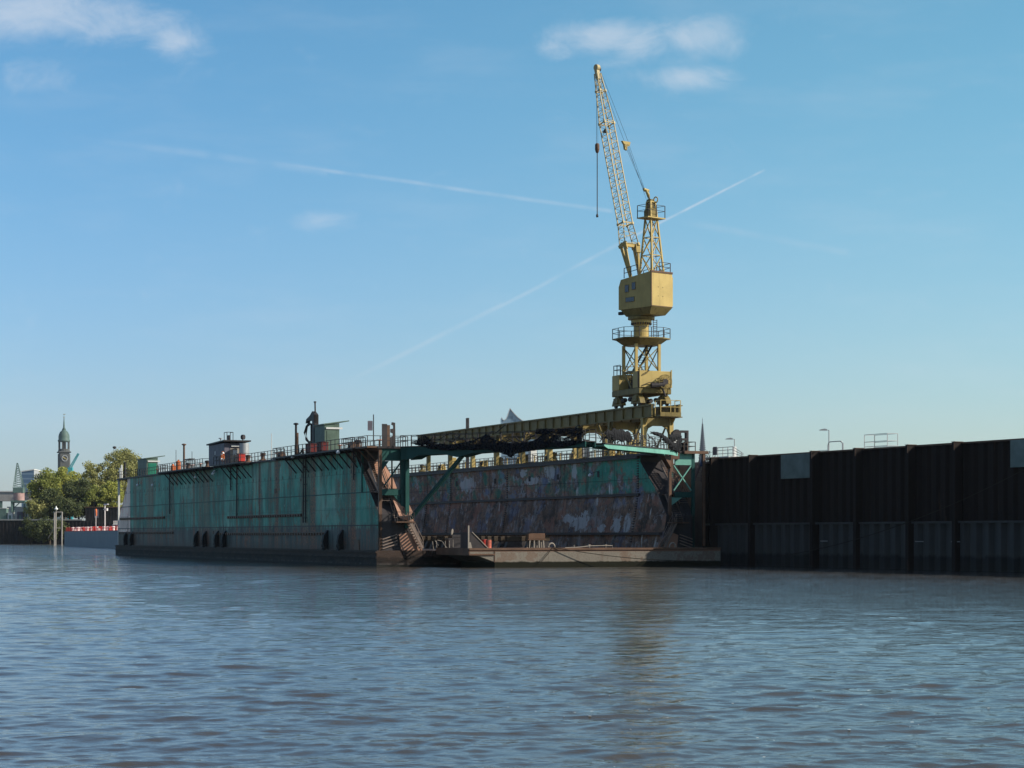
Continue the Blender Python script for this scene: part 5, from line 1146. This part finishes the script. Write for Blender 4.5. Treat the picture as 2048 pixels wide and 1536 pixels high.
for p0, p1, yt, mt_, lb in ((2, 15, 1017, M_gsteel, 'pale green cabin block beneath the gallery at the left edge'), (36, 48, 1023, M_cabin, 'blue-grey container cabin beneath the gallery'), (17, 27, 1026, M_white, 'small white shed between the two cabin blocks')):
    t = thing('site_cabin', lb, 'cabin', ((p0+p1)/2/1-1024 and (((p0+p1)/2-1024)/F*748), 748, 8.4)); w2 = (p1-p0)/F*748/2; h = H0+(HY-yt)/F*748-8.4
    g = MB(); g.cbox(-w2, w2, -1.5, 1.5, 0, h, .06); g.build('wall', mt_, t); g = MB(); g.box(-w2-.1, w2+.1, -1.6, 1.6, h+.003, h+.15); g.build('roof', M_white, t); g = MB(); g.box(-.4, .4, -1.54, -1.503, 0, 2.0); g.build('door', M_gsteel, t)
# lattice crane by the shed
Yc = 752; kx = (38-1024)/F*Yc
fc = thing('harbour_crane', 'old green lattice harbour crane on a round pinkish base above the gallery', 'crane', (kx, Yc, 8.4)); zz = lambda py: H0+(HY-py)/F*Yc-8.4
g = MB(); g.lathe([(2.0, zz(1001)), (2.0, zz(986))], n=18); g.build('drum', M_shedp, fc); g = MB(); g.box(-2.6, 2.6, -2, 2, zz(1004), zz(1001)-.003)
for sx in (-2.3, 2.3):
    for sy in (-1.6, 1.6): g.bar((sx, sy, 0), (sx, sy, zz(1004)), .5)
g.build('portal', M_gsteel, fc)
g = MB(); bw = 1.9; z0, z1 = zz(986), zz(926); tipx = -.6
g.cbox(-1.9, 1.9, -1.6, 1.6, z0+.003, z0+2.0, .1)
for sx in (-1, 1):
    for sy in (-1, 1): g.bar((sx*bw, sy*1.2, z0+1.8), (tipx+sx*.15, sy*.1, z1), .17)
for i in range(11):
    a_, b_ = i/11, (i+1)/11; za, zb2 = z0+1.8+(z1-z0-1.8)*a_, z0+1.8+(z1-z0-1.8)*b_; wa, wb = bw*(1-a_)+.1, bw*(1-b_)+.1; xa, xb = tipx*a_, tipx*b_
    for sy in (-1, 1): g.bar((xa-wa, sy*1.2*(1-a_), za), (xb+wb, sy*1.2*(1-b_), zb2), .1); g.bar((xa+wa, sy*1.2*(1-a_), za), (xb-wb, sy*1.2*(1-b_), zb2), .1)
g.bar((1.9, 0, z0+3), (3.4, 0, z0+1), .25); g.build('jib', M_gsteel, fc)
# dark shed behind the tanker
Y3 = 742
t = thing('dark_shed', 'low black corrugated shed behind the tanker deck', 'shed', (P(205, 1070, Y3).x, Y3, 8.4)); g = MB(); w0 = -34/F*Y3; w1 = 120/F*Y3; h = H0+(HY-1015)/F*Y3-8.4; x = w0
g.box(w0, w1, 0, 12, -8, h)
while x < w1: g.box(x, x+.5, -.14, -.003, -8, h); x += 1.1
g.build('wall', M_dq, t); g = MB(); g.box(w0-.3, w1, -.4, 12.3, h+.003, h+.25); g.build('roof', M_rust, t)
g = MB(); g.box(w0+3.2, w0+4.8, -.2, -.143, 1, h-.5); g.build('door', M_cabin, t)
# tanker barge
T0 = P(124, 1092, 596); T0.z = 0; T1 = P(237, 1097, 486); T1.z = 0; td = (T1-T0).normalized(); trz = math.atan2(td.y, td.x)
tk = thing('tanker_barge', 'grey river tanker with red deck fittings moored behind the far end of the dock', 'ship', T0, trz)
tn = 1
M_hull = paint('blue_grey_ship_hull', (.15, .19, .23), .08, sc=.4, var=.08, dirt=.15)
def tx(px):
    q = (px-1024)/F; return (q*T0.y-T0.x)/(td.x-q*td.y)
TLn = 150; g = MB(); n_ = -1     # ship extends to local +y (away) ; local +y points right of travel?
sgy = 1 if (Matrix.Rotation(trz, 3, 'Z') @ Vector((0, 1, 0))).y > 0 else -1
dk_z = 4.2
g.prism([(0, sgy*1.5, -1), (2.5, 0, -1), (TLn, 0, -1), (TLn, 0, dk_z), (-1.2, 0, dk_z+.5) if False else (1.2, 0, dk_z), (-1.0, sgy*2.5, dk_z)], (0, sgy*9, 0)); g.v = g.v
g = MB(); poly = [(0, sgy*4.5), (2.0, sgy*1.2), (6, 0), (TLn, 0), (TLn, sgy*10), (6, sgy*10), (2, sgy*8)]
g.prism([(x, y, -1) for x, y in poly], (0, 0, dk_z+1)); g.build('hull', M_hull, tk)
g = MB(); g.prism([(x, y+(-.06*sgy if y == 0 else 0), dk_z+.003) for x, y in poly], (0, 0, .12)); g.build('deck', M_red, tk)
for i in range(62):
    x = 8+i*1.3+random.random(); y = sgy*random.uniform(.6, 7); r_ = random.random()
    if i % 3 == 0: g = MB(); g.lathe([(.35, dk_z+.12), (.35, dk_z+.9), (.55, dk_z+1.0), (.3, dk_z+1.25)], c=(x, y), n=8); g.build('vent', M_lamp, tk)
    elif i % 3 == 1: g = MB(); g.cbox(x-.4, x+.4, y-.3, y+.3, dk_z+.12, dk_z+.5+r_*.8, .05); g.build('hatch', M_red if r_ > .4 else M_white, tk)
    else: g = MB(); g.path([(x, y, dk_z+.12), (x, y, dk_z+1.1), (x+1.1, y, dk_z+1.1), (x+1.1, y, dk_z+.12)], .13, 6); g.build('pipe_bend', M_red if r_ > .5 else M_galv, tk)
g = MB(); rail(g, [(8, sgy*.3, dk_z+.12), (TLn, sgy*.3, dk_z+.12)], 1.1, 2.2, .06, (.5,), .08); g.build('railing', M_red, tk)
g = MB(); rail(g, [(tx(203), sgy*3, dk_z+1.6), (tx(236), sgy*3, dk_z+1.6)], 1.0, 1.6, .09, (.5,), .1); g.box(tx(203), tx(236), sgy*3-.4, sgy*3+.4, dk_z+1.45, dk_z+1.6); g.box(tx(210), tx(211), sgy*3-.2, sgy*3+.2, dk_z+.12, dk_z+1.45); g.box(tx(230), tx(231), sgy*3-.2, sgy*3+.2, dk_z+.12, dk_z+1.45); g.build('catwalk', M_white, tk)
g = MB(); x = tx(172); g.bar((x, sgy*5, dk_z), (x, sgy*5, dk_z+7.2), .28); g.bar((x-1.5, sgy*5, dk_z+7.1), (x+6, sgy*5, dk_z+7.1), .35); g.bar((x-2.5, sgy*5, dk_z+5.9), (x+3, sgy*5, dk_z+5.9), .2); g.path([(x+3, sgy*5, dk_z+5.4), (x+3, sgy*5, dk_z+6.1)], .4, 8); g.build('signal_mast', M_white, tk)
x = tx(162); g = MB(); g.bar((x, sgy*4, dk_z), (x, sgy*4, dk_z+6), .16); fl_ = g.build('flagstaff', M_white, tk); g = MB(); g.path([(x, sgy*4, dk_z+5.9), (x+.6, sgy*4, dk_z+5.2), (x+.9, sgy*4, dk_z+4.2)], .28, 8, .2); g.build('windsock', M_orange, fl_)
g = MB(); g.cbox(2.6, 6.4, sgy*5-1.6, sgy*5+1.6, dk_z+.12, dk_z+1.3, .1); g.build('bow_winch', M_lamp, tk)
# mooring dolphin
Y4 = 620; t = thing('mooring_dolphin', 'open mooring dolphin of pale steel piles with a white lamp before the trees', 'dolphin', (P(116, 1070, Y4).x, Y4, 0)); zz = lambda py: H0+(HY-py)/F*Y4
M_pp = paint('pale_pile_paint', (.34, .31, .28), .35, sc=.5)
for px, y in ((107, 1.2), (112.5, -.6), (124, .0)): x = (px-116)/F*Y4; g = MB(); g.path([(x-.1, y, -2), (x, y, zz(1024))], .22, 8); g.build('pile', M_pp, t)
g = MB(); x0, x1 = -9.4/F*Y4, 8.4/F*Y4; g.bar((x0, 0, zz(1024)), (x1, 0, zz(1024)), .3); g.bar((-3.5/F*Y4, -.3, zz(1056)), (x1, 0, zz(1056)), .22); g.bar((-1.4, .5, zz(1056)), (-3.4, 1.5, zz(1077)), .14); g.build('cross_bar', M_pp, t)
g = MB(); g.lathe([(.1, zz(1023)), (.15, zz(1020)), (.55, zz(1019)), (.55, zz(1017)), (.2, zz(1015.5)), (.07, zz(1012))], c=(-3.2/F*Y4, -.3), n=12); g.build('lamp', M_lamp, t, smooth=True)
# ------------------------------------------------------------------ skyline
M_copper = plain('patinated_copper', (.08, .13, .115), .6, sc=.2); M_brick = plain('dark_brick', (.085, .088, .085), .85, sc=.2); M_gold = plain('gilded_metal', (.55, .42, .18), .3, .6)
Y5 = 2436; t = thing('church_tower', 'baroque church tower with copper dome, open lantern and white clock face above the trees', 'church tower', (P(128, 1070, Y5).x, Y5, 8.4)); zz = lambda py: H0+(HY-py)/F*Y5-8.4; pw_ = Y5/F
RT = Matrix.Rotation(R(20), 4, 'Z')
def q8(mb, r, z0, z1): mb.lathe([(r, z0), (r, z1)], n=8)
g = MB(); g.T = RT; hw_ = 11.2*pw_; g.cbox(-hw_, hw_, -hw_, hw_, -5, zz(906), 1.5); g.build('shaft', M_brick, t)
g = MB(); g.T = RT; g.cbox(-hw_*1.14, hw_*1.14, -hw_*1.14, hw_*1.14, zz(906)+.01, zz(903), .6); g.lathe([(12*pw_, zz(903)), (11*pw_, zz(899)), (11*pw_, zz(898))], n=16); g.build('cornice', M_brick, t)
g = MB(); g.lathe([(4*pw_, zz(898)), (4*pw_, zz(884))], n=12); g.build('core', M_brick, t)
for i in range(10): a = 2*PI*i/10+.2; g = MB(); g.path([(10*pw_*math.cos(a), 10*pw_*math.sin(a), zz(898)+.01), (10*pw_*math.cos(a), 10*pw_*math.sin(a), zz(884))], 1.15*pw_, 8); g.build('column', M_brick, t)
g = MB(); g.lathe([(11.4*pw_, zz(884)+.01), (12.2*pw_, zz(882)), (12.2*pw_, zz(880.5)), (10.8*pw_, zz(879)), (11*pw_, zz(874)), (10.2*pw_, zz(869)), (7.8*pw_, zz(864)), (4.5*pw_, zz(861)), (3.6*pw_, zz(859))], n=20); g.build('dome', M_copper, t, smooth=True)
g = MB(); g.lathe([(4.0*pw_, zz(859)+.01), (2.2*pw_, zz(856)), (1.7*pw_, zz(852)), (1.0*pw_, zz(842)), (.6*pw_, zz(835)), (.25*pw_, zz(829))], n=10); g.build('spire', M_copper, t, smooth=True)
g = MB(); g.lathe([(.1, zz(836)), (1.5*pw_, zz(834.5)), (.1, zz(833))], n=10); g.bar((-.9, 0, zz(828.5)), (1.8, 0, zz(828.5)), .7); g.build('finial', M_gold, t)
g = MB(); ck = Matrix.Rotation(R(20), 4, 'Z')@Matrix.Translation((0, -hw_-.3, zz(917)))@Matrix.Rotation(PI/2, 4, 'X'); g.T = ck; g.lathe([(6.9*pw_, -.3), (6.9*pw_, .0), (5.3*pw_, .02)], n=28); cf = g.build('clock_face', M_brick, t)
g = MB(); g.T = ck
for i in range(12): a = i*PI/6; g.bar((4.6*pw_*math.cos(a), 4.6*pw_*math.sin(a), .15), (6.4*pw_*math.cos(a), 6.4*pw_*math.sin(a), .15), 1.3)
g.build('hour_mark', M_galv, cf); g = MB(); g.T = ck; g.bar((0, 0, .3), (-3.8*pw_, 2.6*pw_, .3), 1.0); g.bar((0, 0, .3), (4.2*pw_, -2.2*pw_, .3), .8); g.build('hand', M_gold, cf)
Y6 = 2683; t = thing('church_spire', 'slender grey openwork church spire rising right of the dock behind the quay', 'church spire', (P(1405, 1070, Y6).x, Y6, 8.4)); zz = lambda py: H0+(HY-py)/F*Y6-8.4; pw_ = Y6/F
M_sp = plain('grey_spire_stone', (.10, .11, .135), .8, sc=.1)
g = MB(); g.lathe([(7.5*pw_, -5), (7.5*pw_, zz(918)), (5.8*pw_, zz(905)), (3.7*pw_, zz(880)), (1.6*pw_, zz(856)), (.5*pw_, zz(843)), (.3*pw_, zz(837))], n=8); g.build('spire', M_sp, t)
g = MB()
for i in range(8):
    a = 2*PI*(i+.5)/8
    for j in range(17): f = j/17; r_ = (6.9*(1-f)+.4)*pw_; z = zz(916)*(1-f)+zz(846)*f; g.box(r_*math.cos(a)-.6, r_*math.cos(a)+.6, r_*math.sin(a)-.6, r_*math.sin(a)+.6, z-.5, z+.9)
g.build('crocket', M_sp, t); g = MB(); g.lathe([(.2, zz(840)), (1.0*pw_, zz(839)), (.2, zz(838)), (.1, zz(835))], n=8); g.build('finial', M_sp, t)
# concert hall with curved glass crown
Y7 = 1737; t = thing('concert_hall', 'blue glass building with a pointed wave-shaped roof showing above the runway', 'building', (P(1020, 1070, Y7).x, Y7, 8.4)); zz = lambda py: H0+(HY-py)/F*Y7-8.4; xx = lambda px: (px-1020)/F*Y7
m, tt_, b_ = new_mat('hall_glass'); c_ = tt_.coord(); X_, Y_, Z_ = tt_.sep(c_)
gr_ = tt_.math('MAXIMUM', seam(tt_, X_, 2.6, .35), seam(tt_, Z_, 2.9, .4)); cell = tt_.N.new('ShaderNodeTexWhiteNoise'); tt_.set(cell, 'Vector', tt_.vmath('FLOOR', tt_.map(c_, scale=(1/2.6, 0, 1/2.9))))
colr = tt_.mix(cell.outputs[0], (.10, .17, .25), (.24, .35, .45)); colr = tt_.mix(tt_.math('MULTIPLY', gr_, .5), colr, (.25, .33, .40)); tt_.set(b_, 'Base Color', colr); b_.inputs['Roughness'].default_value = .25; M_hall = m  # tones made bluer, putting distant haze into the glass colour
curve = [(1003, 835), (1005, 839), (1008, 841), (1011, 839), (1014, 834), (1017, 826), (1020, 817), (1024, 822), (1029, 828), (1036, 835), (1044, 841), (1052, 844), (1060, 845), (1075, 842)]
g = MB(); g.prism([(xx(1003), 0, -5), (xx(1075), 0, -5)]+[(xx(a), 0, zz(b)) for a, b in reversed(curve)], (-1, 22, 0)); g.build('glass_facade', M_hall, t)
g = MB()
for (a, b), (c, d) in zip(curve, curve[1:]): g.bar((xx(a), -.3, zz(b)+.15), (xx(c), -.3, zz(d)+.15), 1.2, .5)
g.build('roof_edge', M_white, t)
# glass office block and teal crane
Y8 = 1500; m, tt_, b_ = new_mat('office_glass'); c_ = tt_.coord(); X_, Y_, Z_ = tt_.sep(c_); colr = tt_.mix(tt_.math('MULTIPLY', seam(tt_, Z_, 3.6, .8), .6), (.07, .13, .22), (.20, .28, .36)); tt_.set(b_, 'Base Color', colr); b_.inputs['Roughness'].default_value = .2; M_off = m
t = thing('office_block', 'blue glass office block between the lattice crane and the trees', 'building', (P(43, 1070, Y8).x, Y8, 8.4)); zz = lambda py: H0+(HY-py)/F*Y8-8.4; w_ = Y8/F
g = MB(); zt = zz(942); g.prism([(0, 0, -5), (25*w_, 0, -5), (25*w_, 0, zt+.8), (0, 0, zt-.6)], (0, 18, 0)); g.build('glass_wall', M_off, t)
g = MB(); g.prism([(25*w_+.01, 0, -5), (34*w_, 6, -5), (34*w_, 6, zt), (25*w_+.01, 0, zt+.8)], (0, 12, 0)); g.build('side_wall', M_galv, t)  # right face in a paler material, sunlight put into its colour
g = MB(); g.bar((-.5, -.2, zt-.3), (25*w_, -.2, zt+1.2), .5, .6); g.bar((25*w_, -.2, zt+1.2), (34*w_, 5.8, zt+.4), .5, .6); g.build('roof_edge', M_white, t)
Y9 = 1300; t = thing('teal_crane', 'small turquoise lattice jib rising right of the church tower', 'crane', (P(141, 1070, Y9).x, Y9, 8.4)); zz = lambda py: H0+(HY-py)/F*Y9-8.4; w_ = Y9/F
M_tq = plain('turquoise_paint', (.06, .34, .38), .5)
g = MB(); p0 = Vector((0, 0, zz(935))); p1 = Vector((16*w_, 0, zz(907))); d_ = (p1-p0).normalized(); n_ = Vector((-d_.z, 0, d_.x))*1.1*w_
for s_ in (-1, 1):
    for e_ in (-1, 1): g.bar(p0+n_*s_*1.6+Vector((0, e_, 0)), p1+n_*s_+Vector((0, e_, 0)), .3)
for i in range(7): a, b = p0.lerp(p1, i/7), p0.lerp(p1, (i+1)/7); g.bar(a+n_*1.3, b-n_*1.2, .18); g.bar(a-n_*1.3, a+n_*1.3, .18)
g.build('jib', M_tq, t); g = MB(); g.box(-1.5, 1.5, -1.5, 1.5, -.2, zz(935)); g.build('tower', M_tq, t)
Y10 = 900; t = thing('radar_mast', 'thin mast with a dark round head sticking out above the tallest tree', 'mast', (P(229, 1070, Y10).x, Y10, 8.4)); zz = lambda py: H0+(HY-py)/F*Y10-8.4
g = MB(); [g.bar((x, 0, 0), (x, 0, zz(898)), .14) for x in (-.4, .4)]; [g.bar((-.4, 0, zz(950)+i*1.1), (.4, 0, zz(950)+i*1.1+.8), .1) for i in range(10)]; g.build('mast', M_galv, t); g = MB(); g.lathe([(.3, zz(898)), (.8, zz(896)), (.8, zz(893.5)), (.3, zz(892.5))], n=10); g.build('head', M_dark, t)

# ------------------------------------------------------------------ haze
HAZE = .00003
if HAZE:
    g = MB(); g.box(-1400, 1500, -60, 3900, -3, 190); hz_o = g.build('haze', []) if False else None
    me = bpy.data.meshes.new('haze'); me.from_pydata(g.v, [], g.f); o = bpy.data.objects.new('haze', me); COL.objects.link(o); tag(o, kind='stuff')
    m = bpy.data.materials.new('haze_air'); m.use_nodes = True; nt = m.node_tree; nt.nodes.clear(); out = nt.nodes.new('ShaderNodeOutputMaterial'); pv = nt.nodes.new('ShaderNodeVolumePrincipled')
    pv.inputs['Color'].default_value = (.80, .90, 1, 1); pv.inputs['Density'].default_value = HAZE; pv.inputs['Anisotropy'].default_value = .2; nt.links.new(pv.outputs[0], out.inputs['Volume']); me.materials.append(m)
